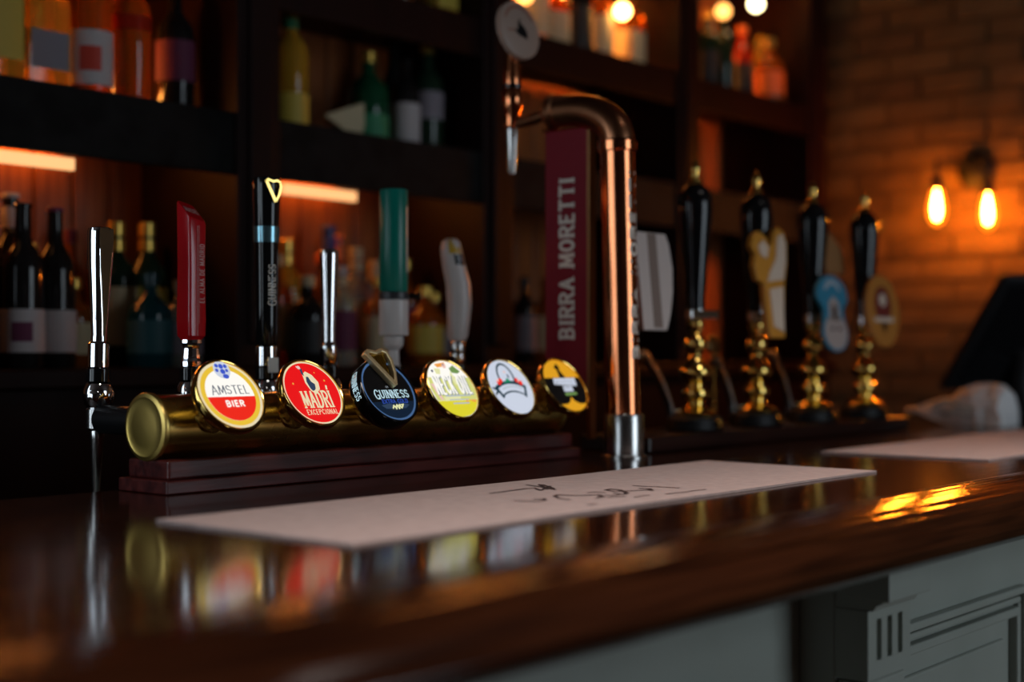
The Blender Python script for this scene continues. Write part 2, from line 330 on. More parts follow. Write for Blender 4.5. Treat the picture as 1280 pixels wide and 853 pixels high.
for xc in (1.603, -0.9, 3.3):
    x0, x1 = xc - .0575, xc + .0575
    g = G(); g.box(x0, x1, .805, .853, ZF, -.062); g.build('pilaster', M_panel, fr, smooth=0, bevel=.002)
    # carved bracket: square top block, hollow, and a lower block with three flutes
    g = G(); g.box(x0, x1, .735, .805, -.112, -.0615); c0 = g.build('bracket', M_panel, fr, smooth=0, bevel=.002)
    g = G(); pr = [(.805, -.112), (.742, -.112), (.752, -.118), (.756, -.124), (.805, -.124)]
    g.loft([[(x, y, zz) for y, zz in pr] for x in (x0 + .001, x1 - .001)]); g.build('bracket_neck', M_panel, c0, smooth=0)
    fl = [xc - .0285, xc, xc + .0285]; fw = .0065; zt, zb = -.137, -.186
    # front plate with real slots: strips between the flutes
    g = G(); xs = [x0] + [q for f_ in fl for q in (f_ - fw, f_ + fw)] + [x1]
    for a, b in zip(xs[::2], xs[1::2]): g.box(a, b, .762, .77, zb, zt)
    g.box(x0, x1, .762, .77, zt, -.125); g.box(x0, x1, .762, .77, -.208, zb)
    for f_ in fl:
        gg = [(f_ - fw, zb), (f_ - fw, zb + .006), (f_ - fw * .7, zb + .0015), (f_, zb)]
        for sgn in (1, -1):
            q = [(f_ + sgn * (f_ - fw - f_), zb), (f_ - sgn * fw, zb + .006), (f_ - sgn * fw * .7, zb + .0018), (f_, zb)]
            g.add([(x, .762, zz) for x, zz in q] + [(x, .77, zz) for x, zz in q], [(0, 1, 2, 3), (3, 2, 1, 0), (4, 5, 6, 7), (1, 5, 6, 2), (2, 6, 7, 3)])
            q = [(f_ - sgn * fw, zt), (f_ - sgn * fw, zt - .006), (f_ - sgn * fw * .7, zt - .0018), (f_, zt)]
            g.add([(x, .762, zz) for x, zz in q] + [(x, .77, zz) for x, zz in q], [(0, 1, 2, 3), (3, 2, 1, 0), (4, 5, 6, 7), (1, 5, 6, 2), (2, 6, 7, 3)])
    g.build('fluted_plate', M_panel, c0, smooth=0)
    g = G(); g.box(x0 + .0005, x1 - .0005, .77, .805, -.208, -.125); g.build('bracket_core', M_panel, c0, smooth=0)
    g = G(); g.box(x0 + .004, x1 - .004, .766, .805, -.32, -.211); g.build('bracket_foot', M_panel, c0, smooth=0, bevel=.004)

# runners lying on the bar
def runner(name, x0, x1, y0, y1, label, seed):
    rr = random.Random(seed); g = G(); nx, ny = 40, 10; vs = []; fs = []
    for top in (1, 0):
        for j in range(ny + 1):
            for i in range(nx + 1):
                x = x0 + (x1 - x0) * i / nx; y = y0 + (y1 - y0) * j / ny
                zz = .0003 + (.0030 + .0004 * math.sin(7 * x + seed) * math.cos(9 * y)) * top
                vs.append((x, y + .0015 * math.sin(11 * x), zz))
    N = (nx + 1) * (ny + 1)
    for j in range(ny):
        for i in range(nx):
            a = j * (nx + 1) + i; fs.append((a, a + 1, a + nx + 2, a + nx + 1)); fs.append((N + a, N + a + nx + 1, N + a + nx + 2, N + a + 1))
    ed = [i for i in range(nx + 1)] + [(j) * (nx + 1) + nx for j in range(1, ny + 1)] + [ny * (nx + 1) + i for i in range(nx - 1, -1, -1)] + [j * (nx + 1) for j in range(ny - 1, 0, -1)]
    for a, b in zip(ed, ed[1:] + ed[:1]): fs.append((a, N + a, N + b, b))
    g.add(vs, fs); o = g.build(name, M_run, None, smooth=60); tag(o, label, 'bar runner')
    return o
r1 = runner('bar_runner', .905, 1.98, .962, 1.262, 'long pale brown bar runner with black handwriting, in the middle of the bar top', 1)
r2 = runner('bar_runner', 2.30, 3.45, .918, 1.225, 'plain pale bar runner at the far right, in front of the paper bag', 3)
# handwriting on the first runner, strokes given by where they lie on it
wr_g = G()
strokes = [([(612, 617), (630, 615), (655, 611.5), (668, 610.5)], 1), ([(658, 606.5), (676, 609), (694, 612.5)], 1), ([(668, 610.5), (676, 613.5), (688, 608)], 1), ([(674, 606), (684, 612)], 1), ([(678, 606.3), (692, 611)], 1),
           ([(643, 626.5), (655, 627), (672, 627), (681, 626), (680, 624), (668, 624.2)], 1.2), ([(693, 620.5), (698, 619), (715, 620), (728, 619.8), (748, 619), (754, 621.5), (746, 623)], 1.3), ([(693, 620.5), (699, 623.5), (712, 625)], 1),
           ([(735, 616.5), (745, 615.5), (756, 616.4)], 1), ([(757, 613), (764, 611.8), (775, 613), (784, 617), (780, 618.4), (768, 617.2)], 1.3), ([(757, 613), (768, 615), (790, 614), (806, 613), (815, 613.5), (812, 611.6), (800, 611)], 1.3),
           ([(792, 607.5), (806, 608.5), (822, 609), (848, 610.5)], 1.1), ([(760, 622.5), (772, 621.5), (782, 621)], .8), ([(793, 622), (805, 620), (812, 619.5)], .8), ([(832, 618), (842, 617), (852, 616.2), (860, 615.2)], .9), ([(862, 614.5), (872, 613.3), (882, 612.3)], .8), ([(735, 631.5), (745, 630.6)], 1.1), ([(756, 619.5), (764, 620.3), (774, 619)], .8)]
for pts, wd in strokes:
    P = [at(u, v, z=.0038) for u, v in pts]
    ribbon(wr_g, [(p.x, p.y) for p in P], .0042 * wd, lambda x, y: (x, y, .0041))
wr_g.build('lettering', M_ink, r1, smooth=0)['kind'] = 'stuff'

# ================================================================ BRASS TAP RAIL
AX, AZ, AR = 1.545, 0.084, 0.0415
font = thing('tap_rail', (1.51, 1.545, 0), 'horizontal brass tube beer font on a stepped red mahogany plinth', 'beer font')
g = G(); g.box(1.083, 1.935, 1.487, 1.592, .0005, .0175); g.build('plinth_base', M_plinth, font, smooth=0, bevel=.0018)
g = G(); g.box(1.093, 1.925, 1.497, 1.585, .0175, .0425); g.build('plinth_top', M_plinth, font, smooth=0, bevel=.0035, seg=3)
def alongx(x): return frame((x, AX, AZ), (0, 1, 0), (0, 0, 1))    # local z -> +X
g = G(); g.lathe([(AR, 0), (AR, .82)], alongx(1.095), 48); g.build('tube', M_brass, font)
for x, d in ((1.095, -1), (1.915, 1)):
    fr_ = frame((x, AX, AZ), (0, 1, 0), (0, 0, 1)) if d > 0 else frame((x, AX, AZ), (0, -1, 0), (0, 0, 1))
    g = G(); g.lathe([(AR + .001, -.004), (AR + .0028, -.003), (AR + .0034, .001), (AR + .002, .004), (AR - .003, .0055), (AR - .006, .0045), (AR * .6, .0058), (0.0, .0066)], fr_, 48); g.build('end_cap', M_cap, font)
TH = 31.0
LX = [1.164, 1.305, 1.450, 1.586, 1.722, 1.862]
nrm = Vector((0, -math.cos(R(TH)), math.sin(R(TH))))
upv = Vector((0, math.sin(R(TH)), math.cos(R(TH))))
LR = .0520
def badge(i, name, label, rimm=None, thick=.012):
    fc = Vector((LX[i], 1.462, .126))            # centre of the lit face
    t = thing(name, fc - nrm * .06 - Vector((0, 0, .03)), label, 'tap badge')
    Mx = frame(fc, (1, 0, 0), upv)
    g = G(); g.lathe([(.0215, -.060), (.0215, -.059), (.0250, -.0585), (.0250, -.054), (.0235, -.052), (.029, -.042), (.041, -.024), (LR - .001, -thick - .003), (LR - .001, -thick)], Mx, 40); g.build('stem', M_brass, t)
    g = G(); g.lathe([(LR - .004, -thick - .001), (LR + .0006, -thick), (LR + .0015, -thick + .002), (LR + .0015, -.0015), (LR + .0005, .0006), (LR - .0012, .001), (LR - .0026, .0002), (LR - .0026, -.002), (.001, -.002)], Mx, 48); g.build('rim', rimm or M_brassd, t)
    return t, Mx
class Art:
    """stack of thin printed shapes on a badge face"""
    def __init__(s, t, Mx, R0=LR - .003): s.t, s.M, s.k, s.R = t, Mx, 0, R0
    def poly(s, name, m, *polys):
        s.k += 1; g = G(); z = -.0016 + .00028 * s.k
        for p in polys: g.add([(x * s.R, y * s.R, z) for x, y in p], [tuple(range(len(p)))], s.M)
        return g.build(name, m, s.t, smooth=0)
    def fn(s):
        z = -.0016 + .00028 * s.k; return lambda x, y: s.M @ Vector((x * s.R, y * s.R, z))
    def words(s, m, *lines):
        s.k += 1; g = G(); f = s.fn()
        for ln in lines: text(g, ln[0], ln[1], ln[2], ln[3], f, **(ln[4] if len(ln) > 4 else {}))
        return g.build('lettering', m, s.t, smooth=0)
    def lines(s, name, m, *ls):
        s.k += 1; g = G(); f = s.fn()
        for pts, wd in ls: ribbon(g, pts, wd, f)
        return g.build(name, m, s.t, smooth=0)
def seg_below(r, y0, n=30):
    a = math.asin(y0 / r); return [(r * math.cos(x), r * math.sin(x)) for x in [math.pi - a + (math.pi + 2 * a) * i / n for i in range(n + 1)]]
def seg_above(r, y0, n=30):
    a = math.asin(y0 / r); return [(r * math.cos(x), r * math.sin(x)) for x in [a + (math.pi - 2 * a) * i / n for i in range(n + 1)]]
# 1 white over red
t, Mx = badge(0, 'tap_badge', 'lit round badge, white over red inside a gold ring, nearest the tube end')
a = Art(t, Mx); a.poly('rim_band', L_cream, disc(1)); a.poly('gold_ring', L_gold, disc(.92)); a.poly('white_field', L_white, disc(.78))
a.poly('red_field', L_red, seg_below(.78, -.06)); a.poly('crest', L_cold, disc(.27, 24, 0, .76)); 
a.poly('crest_figure', L_blue, disc(.075, 12, .0, .86), disc(.06, 12, -.14, .88), disc(.06, 12, .14, .86), disc(.055, 12, -.17, .74), disc(.05, 12, .15, .73), disc(.08, 14, .01, .70), disc(.1, 14, .06, .55, .7))
a.words(L_slate, ('AMSTEL', 0.02, .14, .25, dict(stroke=.13, lw=.66, gap=.2, mod=.4, first=1.12)))
a.words(L_white, ('BIER', 0.02, -.28, .165, dict(stroke=.26, lw=.76, gap=.36)))
a.words(L_gold, ('...', -.02, -.86, .12), ('..', .35, -.82, .12))
# 2 red
t, Mx = badge(1, 'tap_badge', 'lit all-red round badge with cream lettering under a small figure')
a = Art(t, Mx); a.poly('rim_band', L_cream, disc(1.0)); a.poly('red_field', L_mred, disc(.95))
a.poly('figure_body', L_cream, [(-.14, .58), (.0, .68), (.2, .56), (.34, .32), (.30, .10), (.1, -.06), (-.05, .06), (-.15, .3)])
a.poly('figure_coat', L_slate, [(-.05, .50), (.03, .50), (.08, .34), (.18, .26), (.15, .12), (.04, .02), (-.04, .12), (-.09, .34)], [(-.17, .82), (-.09, .76), (-.1, .52), (-.17, .6)])
a.poly('figure_head', L_pink, disc(.06, 14, -.19, .80), [(-.28, .86), (-.14, .78), (-.13, .74), (-.27, .80)])
a.words(L_cream, ('MADR\u00cd', .04, -.23, .50, dict(stroke=.125, lw=.35, gap=.13, sl=.085, serif=True)), ('EXCEPCIONAL', .06, -.63, .15, dict(stroke=.14, lw=.50, gap=.26)))
a.poly('star', L_orange, disc(.035, 6, -.62, .28), disc(.035, 6, .56, .36), disc(.03, 6, -.5, -.42), disc(.025, 6, .3, .62))
# 3 black
t, Mx = badge(2, 'tap_badge', 'thick black round badge with a blue ring and a gold harp on its top', M_blk, .024)
a = Art(t, Mx); a.poly('blue_rim', L_rim, disc(1.03)); a.poly('black_field', L_black, disc(.94))
a.poly('blue_glow', L_navy, seg_below(.94, -.38)); a.poly('wave', L_slate, [(-.55, -.5), (-.2, -.44), (0, -.5), (.25, -.44), (.6, -.5), (.4, -.62), (-.4, -.62)])
a.words(L_cyan, ('GUINNESS', .03, -.13, .25, dict(stroke=.15, lw=.54, gap=.22, sl=.11, serif=True, first=1.25, mod=.25)))
a.words(L_dblue, ('EXTRA COLD', .05, -.38, .12, dict(stroke=.24, lw=.7, gap=.25)))
a.lines('signature', L_lime, ([(-.15, -.62), (-.08, -.52), (-.02, -.64), (.05, -.5), (.1, -.64), (.16, -.5), (.2, -.62), (.3, -.52)], .045), ([(-.12, -.57), (.34, -.49)], .03))
a.words(L_ash, ('EST.', -.05, .10, .045))
# lettering around the black rim
g = G(); RR = LR + .0019
def rimfn(x, y):   # x runs round the rim (radians from the left), y across it
    an = math.pi + x; return Mx @ Vector((RR * math.cos(an), RR * math.sin(an), -.0115 + y))
def flip(x, y): return rimfn(-x, y)
text(g, 'GUINNESS', -.28, 0, .0105, lambda x, y: rimfn(-.28 + (x + .28) * 14, y), lw=.62, gap=.22, stroke=.16, serif=True, mod=.4)
g.build('rim_lettering', L_cyan, t, smooth=0)
def harp(g, M, s, d):
    """harp outline: slanting sound box, curved neck, fore pillar"""
    g.prism([(-.5 * s, .52 * s), (-.38 * s, .62 * s), (.22 * s, -.55 * s), (.08 * s, -.66 * s)], 0, d, M)
    nk = [(-.5, .52), (-.3, .66), (0, .56), (.25, .62), (.48, .5), (.46, .38), (.25, .5), (0, .44), (-.25, .52), (-.42, .44)]
    g.prism([(x * s, y * s) for x, y in nk], 0, d, M)
    pl = [(.46, .5), (.52, .2), (.42, -.2), (.2, -.62), (.08, -.62), (.3, -.2), (.40, .2), (.38, .44)]
    g.prism([(x * s, y * s) for x, y in pl], 0, d, M)
Mh = Mx @ T(0, .034, -.001) @ Matrix.Rotation(R(6), 4, 'Z')
g = G(); harp(g, Mh, .050, .009); g.build('harp_emblem', mat('pale_gold', (.85, .68, .38), .38, .8), t, smooth=0, bevel=.0012)
g = G(); g.prism([(-.40 * .046, .5 * .046), (.4 * .046, .5 * .046), (.14 * .046, -.5 * .046)], 0, .004, Mh); g.build('harp_back', mat('old_gold', (.35, .24, .04), .35, 1), t, smooth=0)
g = G()
for q in range(6):
    x_ = -.27 + .1 * q; yl = .56 - (x_ + .4) * 1.85 if x_ < .14 else -.40 + (x_ - .14) * 3.8
    g.box(x_ * .046, (x_ + .025) * .046, yl * .046, .47 * .046, .004, .0055, Mh)
g.build('harp_strings', M_brassd, t, smooth=0)
# 4 patchwork
t, Mx = badge(3, 'tap_badge', 'lit round badge with a patchwork of yellow, white and green')
a = Art(t, Mx); a.poly('white_field', L_white, disc(1)); a.poly('yellow_field', L_yel, seg_below(.99, -.42)); a.poly('orange_arc', L_orange, [(-.38, .88), (.1, .94), (.12, .8), (-.3, .76)], [(.28, .45), (.42, .12), (.95, .1), (.95, 0), (.45, -.02), (.46, -.5), (.38, -.5), (.36, 0)], [(.5, -.42), (.9, -.3), (.78, -.52)])
a.poly('green_patch', L_green, [(.2, .72), (.42, .82), (.66, .6), (.5, .52), (.25, .56)], [(-.42, .3), (-.22, .34), (-.3, .18)], [(-.35, .02), (-.2, .08), (-.28, -.08)])
a.poly('lime_band', emis('pale_lime', (.72, .74, .22), .9), [(-.9, .42), (-.3, .36), (.2, .42), (.93, .36), (.97, -.1), (.9, -.42), (-.9, -.42), (-.98, 0)])
a.poly('lime_patch', L_lime, [(-.5, .72), (-.22, .7), (-.3, .5), (-.48, .52)], [(-.1, .3), (.08, .3), (.02, .08)], [(.2, .62), (.32, .2), (.2, .1), (.08, .4)], [(-.6, -.3), (.2, -.28), (.1, -.44), (-.55, -.44)])
a.poly('pink_patch', L_pink, disc(.09, 12, .0, .8), [(-.92, .18), (-.8, .18), (-.62, -.4), (-.74, -.4)]); a.poly('dark_dot', L_slate, disc(.05, 12, -.62, .62), disc(.03, 10, -.02, .84))
a.words(emis('print_shadow', (.28, .33, .36), .8), ('NECK OIL', .03, .09, .62, dict(stroke=.15, lw=.24, gap=.13)))
a.words(L_white, ('NECK OIL', -.01, .11, .62, dict(stroke=.125, lw=.24, gap=.13)))
a.lines('small_print', L_ash, ([(-.5, -.28), (.6, -.28)], .05), ([(-.4, -.42), (.45, -.42)], .04), ([(-.3, -.55), (.4, -.55)], .05))
# 5 white badge with crest
t, Mx = badge(4, 'tap_badge', 'lit white round badge with a dark oval crest, red flowers and a curved banner')
a = Art(t, Mx); a.poly('white_field', L_cold, disc(1))
a.lines('crest_ring', L_teal, ([(x, y) for x, y in arcp(-.02, .38, .36, .48, -25, 205, 26)], .075))
a.lines('banner', L_teal, (arcp(0, -1.25, 1.42, 1.42, 60, 120, 14), .12), (arcp(0, -1.25, 1.08, 1.08, 58, 122, 14), .06), ([(-.74, -.02), (-.56, -.36)], .12), ([(.70, 0), (.56, -.36)], .1), ([(-.9, -.02), (-.7, -.12), (-.86, -.26)], .07))
a.poly('flower', L_red, disc(.1, 10, -.5, .17), disc(.09, 10, -.38, .24), disc(.09, 10, .42, .24), disc(.1, 10, .56, .14)); a.poly('petal', L_pink, disc(.055, 8, -.52, .24), disc(.05, 8, .5, .22), disc(.05, 10, -.02, .55))
a.poly('leaf', L_gr2, [(-.2, .16), (.12, .16), (-.04, .34)], [(-.3, .14), (-.22, .2), (-.1, .14)]); a.poly('crest_figure', L_slate, [(.02, .44), (.08, .48), (.1, .34), (.04, .3)])
a.lines('banner_print', L_ash, (arcp(0, -1.25, 1.25, 1.25, 68, 112, 10), .05))
# 6 amber / black badge
t, Mx = badge(5, 'tap_badge', 'round badge with an amber top, black band and white lettering, last before the column', None)
a = Art(t, Mx); a.poly('amber_field', L_amber, disc(1)); a.poly('black_band', L_black, [(x, y) for x, y in seg_below(.99, .30) if y > -.75] )
a.poly('tower', L_black, [(-.12, .3), (-.1, .62), (-.2, .7), (.02, .86), (.1, .7), (.04, .6), (.2, .3)]); a.poly('amber_foot', L_amber, [(-.12, -.62), (0, -.45), (.12, -.62), (.4, -.76), (-.4, -.76)])
a.lines('upper_print', L_cold, *[([(-.52 + .15 * q, .06 - .01 * q), (-.46 + .15 * q, .24)], .11) for q in range(8)], ([(-.5, .22), (.62, .22)], .08), ([(-.4, .08), (.6, .08)], .06))
a.lines('lower_print', L_cold, *[([(-.16 + .13 * q, -.22), (-.14 + .13 * q, -.06)], .10) for q in range(4)], ([(-.18, -.22), (.26, -.2)], .07)); a.lines('ribbon_print', L_green, ([(-.22, -.36), (.36, -.34)], .09))

# ================================================================ BEER TAPS behind the rail
TY = 1.715
def tz(v, u=None, D=2.0): return .18 + (441 - v) * D / F
def beer_tap(u, label, zr=.1265):
    """tap with chrome collar, body, spout and a shank into the brass tube; returns thing, x, D"""
    p = at(u, Y=TY); x = p.x; D = p.x * CH + p.y * SH
    t = thing('beer_tap', (x, TY, -.03), label, 'beer tap')
    M = T(x, TY, 0)
    g = G(); g.lathe([(.0045, -.024), (.0055, -.022), (.0092, .060), (.0105, .070), (.009, .075)], M, 24); g.build('spout', M_steel, t)
    g = G(); g.lathe([(.012, .072), (.0155, .075), (.0158, .101), (.013, .104)], M, 28); g.build('body_band', M_steel, t)
    g = G(); g.lathe([(.014, .103), (.0185, .107), (.021, .117), (.0205, .129), (.0165, .137), (.012, .139)], M, 20); b = g.build('body', M_chrome, t)
    for sx_, ex_ in ((-.75, (.66, -.75, 0)), (.62, (.78, .62, 0))):
        d = Vector((sx_, -.66 if sx_ < 0 else -.78, 0)).normalized(); ez = d; ey = Vector((0, 0, 1)); ex = ey.cross(ez)
        g = G(); g.lathe([(.0092, 0), (.0092, .0015), (.0072, .003), (.0, .0034)], frame(Vector((x, TY, .119)) + d * .0192, ex, ey), 20); g.build('port', M_chrome, b)
    g = G(); g.lathe([(.014, .139), (.0168, .140), (.0168, .157), (.0140, .158)], M, 28); g.build('seal_ring', M_blk, t)
    g = G(); g.lathe([(.020, 0), (.020, .13)], frame((x, TY - .145, .088), (-1, 0, 0), (0, 0, 1)), 24); g.build('shank', M_blkm, t)
    return t, x, D
def upper_tap(t, x, z0, z1, rc, mt=M_chrome):
    g = G(); g.lathe([(rc * .9, z0), (rc, z0 + .002), (rc, z1 - .002), (rc * .86, z1)], T(x, TY, 0), 28); return g.build('collar', mt, t)
# tap 1, chrome paddle
t, x, D = beer_tap(128, 'chrome beer tap with a plain chrome lever, leftmost on the bar'); zz = lambda v: tz(v, D=D)
upper_tap(t, x, .158, zz(428), .0150)
g = G(); prof = [(.0095, zz(428)), (.0112, zz(427)), (.0112, zz(421)), (.0106, zz(419)), (.0120, zz(400)), (.0140, zz(370)), (.0172, zz(330)), (.0182, zz(300)), (.0182, zz(290)), (.0172, zz(286)), (.011, zz(284.5)), (.0, zz(284))]
for k in range(len(prof) - 1): pass
rings = []
for r, z_ in prof:
    ring = []
    for i in range(40):
        an = 2 * math.pi * i / 40; px, py = r * math.cos(an), r * math.sin(an)
        # a flat facet on the customers' side, deeper towards the top
        d = Vector((.25, -.97)); c = px * d.x + py * d.y; lim = .0112
        if c > lim: px -= (c - lim) * d.x; py -= (c - lim) * d.y
        ring.append((x + px, TY + py, z_))
    rings.append(ring)
g.loft(rings); g.build('lever', M_chrome, t, smooth=30); t.rotation_euler = (0, R(1.1), 0); t.location.x -= .010
# tap 2, red
t, x, D = beer_tap(239, 'red beer tap lever with a slanted top and small upright lettering'); zz = lambda v: tz(v, D=D)
g = G(); g.lathe([(.0135, .158), (.0145, .16), (.0145, zz(452)), (.0135, zz(450)), (.0115, zz(436)), (.0125, zz(432)), (.0155, zz(429)), (.0155, zz(425)), (.01, zz(425))], T(x, TY, 0), 12); g.build('collar', M_chrome, t, smooth=20)
g = G(); hx, hy = .0150, .0165
def rrect(hx, hy, r, z, n=4, top=None):
    pts = []
    for cx, cy, a0 in ((hx - r, hy - r, 0), (-hx + r, hy - r, 90), (-hx + r, -hy + r, 180), (hx - r, -hy + r, 270)):
        for k in range(n + 1):
            an = R(a0 + 90 * k / n); px, py = cx + r * math.cos(an), cy + r * math.sin(an)
            pts.append((x + px, TY + py, z + (top(px, py) if top else 0)))
    return pts
slope = lambda px, py: py * .85 - px * .22
g.loft([rrect(.011, .012, .006, zz(426)), rrect(.0152, .0165, .005, zz(420)), rrect(.0155, .017, .004, zz(400)), rrect(.0145, .016, .004, zz(330)), rrect(.0150, .0165, .003, zz(267), top=slope), rrect(.0138, .0153, .003, zz(264), top=slope)])
lv = g.build('lever', M_red, t, smooth=30)
g = G(); text(g, 'EL ALMA DE MADRID', 0, 0, .0078, lambda a_, b_: (x + .0062 - b_, TY - .01765, (zz(385) + zz(300)) / 2 + a_), lw=.50, gap=.24, stroke=.15)
ribbon(g, [(zz(420), 0), (zz(283), 0)], .0007, lambda a_, b_: (x - .0015 - b_, TY - .01735, a_)); ribbon(g, [(zz(405), 0), (zz(283), 0)], .0005, lambda a_, b_: (x + .0010 - b_, TY - .01735, a_))
g.build('lettering', M_pinkp, t, smooth=0)
g = G(); text(g, 'MADR\u00cd', 0, 0, .008, lambda a_, b_: (x + a_, TY + b_, zz(264) + slope(a_, b_) + .0006), lw=.5, gap=.15, stroke=.15, serif=True); g.build('top_lettering', M_pinkp, t, smooth=0)
# tap 3, black
t, x, D = beer_tap(333, 'tall black beer tap lever with a pale blue band and gold harp'); zz = lambda v: tz(v, D=D)
g = upper_tap(t, x, .158, zz(432), .0165)
g = G(); g.box(x - .009, x + .009, TY - .0185, TY - .014, zz(466), zz(447)); g.build('temperature_plate', mat('pale_label', (.75, .72, .66), .3), t, smooth=0, bevel=.001)
g = G(); g.lathe([(.0155, zz(432)), (.0165, zz(430)), (.0172, zz(380)), (.0185, zz(305)), (.0195, zz(285)), (.0212, zz(240)), (.0215, zz(226)), (.0205, zz(223)), (.017, zz(222))], T(x, TY, 0), 36); g.build('lever', M_blk, t)
g = G(); g.lathe([(.0188, zz(304)), (.0197, zz(303.5)), (.0203, zz(284)), (.0195, zz(283.4))], T(x, TY, 0), 36); g.build('band', mat('pale_blue_foil', (.22, .42, .5), .22, .85), t)
def cyl(rr, z0, an0):  # a = up the lever, b = around
    def f(a_, b_):
        an = an0 - b_ / rr; return (x + rr * math.cos(an), TY + rr * math.sin(an), z0 + a_)
    return f
g = G(); text(g, 'GUINNESS', 0, 0, .0125, cyl(.0187, (zz(392) + zz(322)) / 2, R(-101)), lw=.50, gap=.20, stroke=.15, serif=True, mod=.4, first=1.2, sl=.11); g.build('lettering', M_cream, t, smooth=0)
Mh = frame((x + .0213 * math.cos(R(-104)), TY + .0213 * math.sin(R(-104)), (zz(226) + zz(254)) / 2), (math.cos(R(-14)), math.sin(R(-14)), 0), (0, 0, 1))
g = G(); harp(g, Mh, .028, .003); g.build('harp_emblem', M_brassd, t, smooth=0)
# tap 4, slim chrome
t, x, D = beer_tap(411, 'slim chrome beer tap lever between the black and the green levers'); zz = lambda v: tz(v, D=D)
upper_tap(t, x, .158, zz(431), .0140)
g = G(); g.lathe([(.010, zz(432)), (.0115, zz(430)), (.0102, zz(427)), (.0104, zz(410)), (.0118, zz(380)), (.0142, zz(340)), (.0155, zz(322)), (.0155, zz(317)), (.0142, zz(313)), (.010, zz(311.5)), (0, zz(311))], T(x, TY, 0), 36); g.build('lever', M_chrome, t)
# tap 5, green
t, x, D = beer_tap(492, 'green cylindrical beer tap lever over a white block, with a black knob'); zz = lambda v: tz(v, D=D)
g = G(); g.lathe([(.012, .158), (.0095, .163), (.009, zz(438)), (.014, zz(434)), (.0165, zz(431)), (.0165, zz(421)), (.014, zz(420))], T(x, TY, 0), 28); g.build('neck', M_white, t)
g = G(); g.lathe([(.024, zz(419.5)), (.025, zz(418)), (.025, zz(376)), (.024, zz(375))], T(x, TY, 0), 32); g.build('block', M_white, t)
g = G(); g.lathe([(.0235, zz(375)), (.0262, zz(374)), (.0262, zz(366)), (.0235, zz(365))], T(x, TY, 0), 32); cl = g.build('dark_collar', mat('dark_grey_collar', (.03, .03, .035), .4), t)
g = G(); g.lathe([(.005, 0), (.005, .012), (.0075, .014), (.0075, .019), (.004, .021)], frame((x + .018, TY - .018, zz(370)), Vector((.7, .7, 0)), (0, 0, 1)), 20); g.build('knob', M_blk, cl)
g = G(); g.lathe([(.0225, zz(365)), (.0240, zz(363)), (.0240, zz(240)), (.0225, zz(237.5)), (.018, zz(237))], T(x, TY, 0), 36); g.build('lever', M_teal, t)
g = G()
for q in range(13): ribbon(g, [((q - 6) * .0085 - .003, 0), ((q - 6) * .0085 + .003, .001)], .005, cyl(.0243, zz(300), R(-66)))
g.build('side_print', M_cream, t, smooth=0)
# tap 6, white curved
t, x, D = beer_tap(572, 'white curved beer tap lever with a yellow and black emblem at the top'); zz = lambda v: tz(v, D=D)
upper_tap(t, x, .158, zz(442), .0135); g = G(); g.lathe([(.012, zz(442)), (.0135, zz(440)), (.012, zz(426)), (.011, zz(425))], T(x, TY, 0), 24); g.build('ferrule', M_steel, t)
g = G(); rings = []
for v, off, rx, ry in ((426, 0, .0145, .0145), (420, 0, .0185, .018), (400, .002, .0208, .020), (380, .003, .0222, .022), (355, .001, .0225, .022), (335, -.006, .021, .021), (320, -.0105, .0195, .020), (310, -.012, .0185, .019), (303, -.0125, .0155, .0165), (299, -.012, .009, .010), (298, -.012, .001, .001)):
    rings.append([(x + off * .9 + rx * math.cos(2 * math.pi * i / 28), TY - off * .5 + ry * math.sin(2 * math.pi * i / 28), zz(v)) for i in range(28)])
g.loft(rings); g.build('lever', M_white, t)
def patch(g, vv0, vv1, a0, a1, grow=.0006):
    vs = []; n = 5
    tab = [(299, -.012, .009), (303, -.0125, .0155), (310, -.012, .0185), (320, -.0105, .0195), (335, -.006, .021), (350, 0, .0225)]
    def prm(v):
        for (v0, o0, r0), (v1, o1, r1) in zip(tab[:-1], tab[1:]):
            if v0 <= v <= v1: k_ = (v - v0) / (v1 - v0); return o0 + (o1 - o0) * k_, r0 + (r1 - r0) * k_
    for j in range(n + 1):
        v = vv0 + (vv1 - vv0) * j / n; o, r = prm(v)
        for i in range(n + 1):
            an = R(a0 + (a1 - a0) * i / n); vs.append((x + o * .9 + (r + grow) * math.cos(an), TY - o * .5 + (r + grow) * math.sin(an), zz(v)))
    g.add(vs, [(j * (n + 1) + i, j * (n + 1) + i + 1, (j + 1) * (n + 1) + i + 1, (j + 1) * (n + 1) + i) for j in range(n) for i in range(n)])
g = G(); patch(g, 299.3, 318, -150, -70); g.build('yellow_emblem', mat('mustard', (.55, .33, .03), .35), t)
g = G(); patch(g, 319, 332, -128, -70); g.build('black_emblem', M_blk, t)
g = G(); patch(g, 321, 328, -108, -85, .0011); g.build('grey_emblem', mat('grey_print', (.25, .24, .26), .4), t)

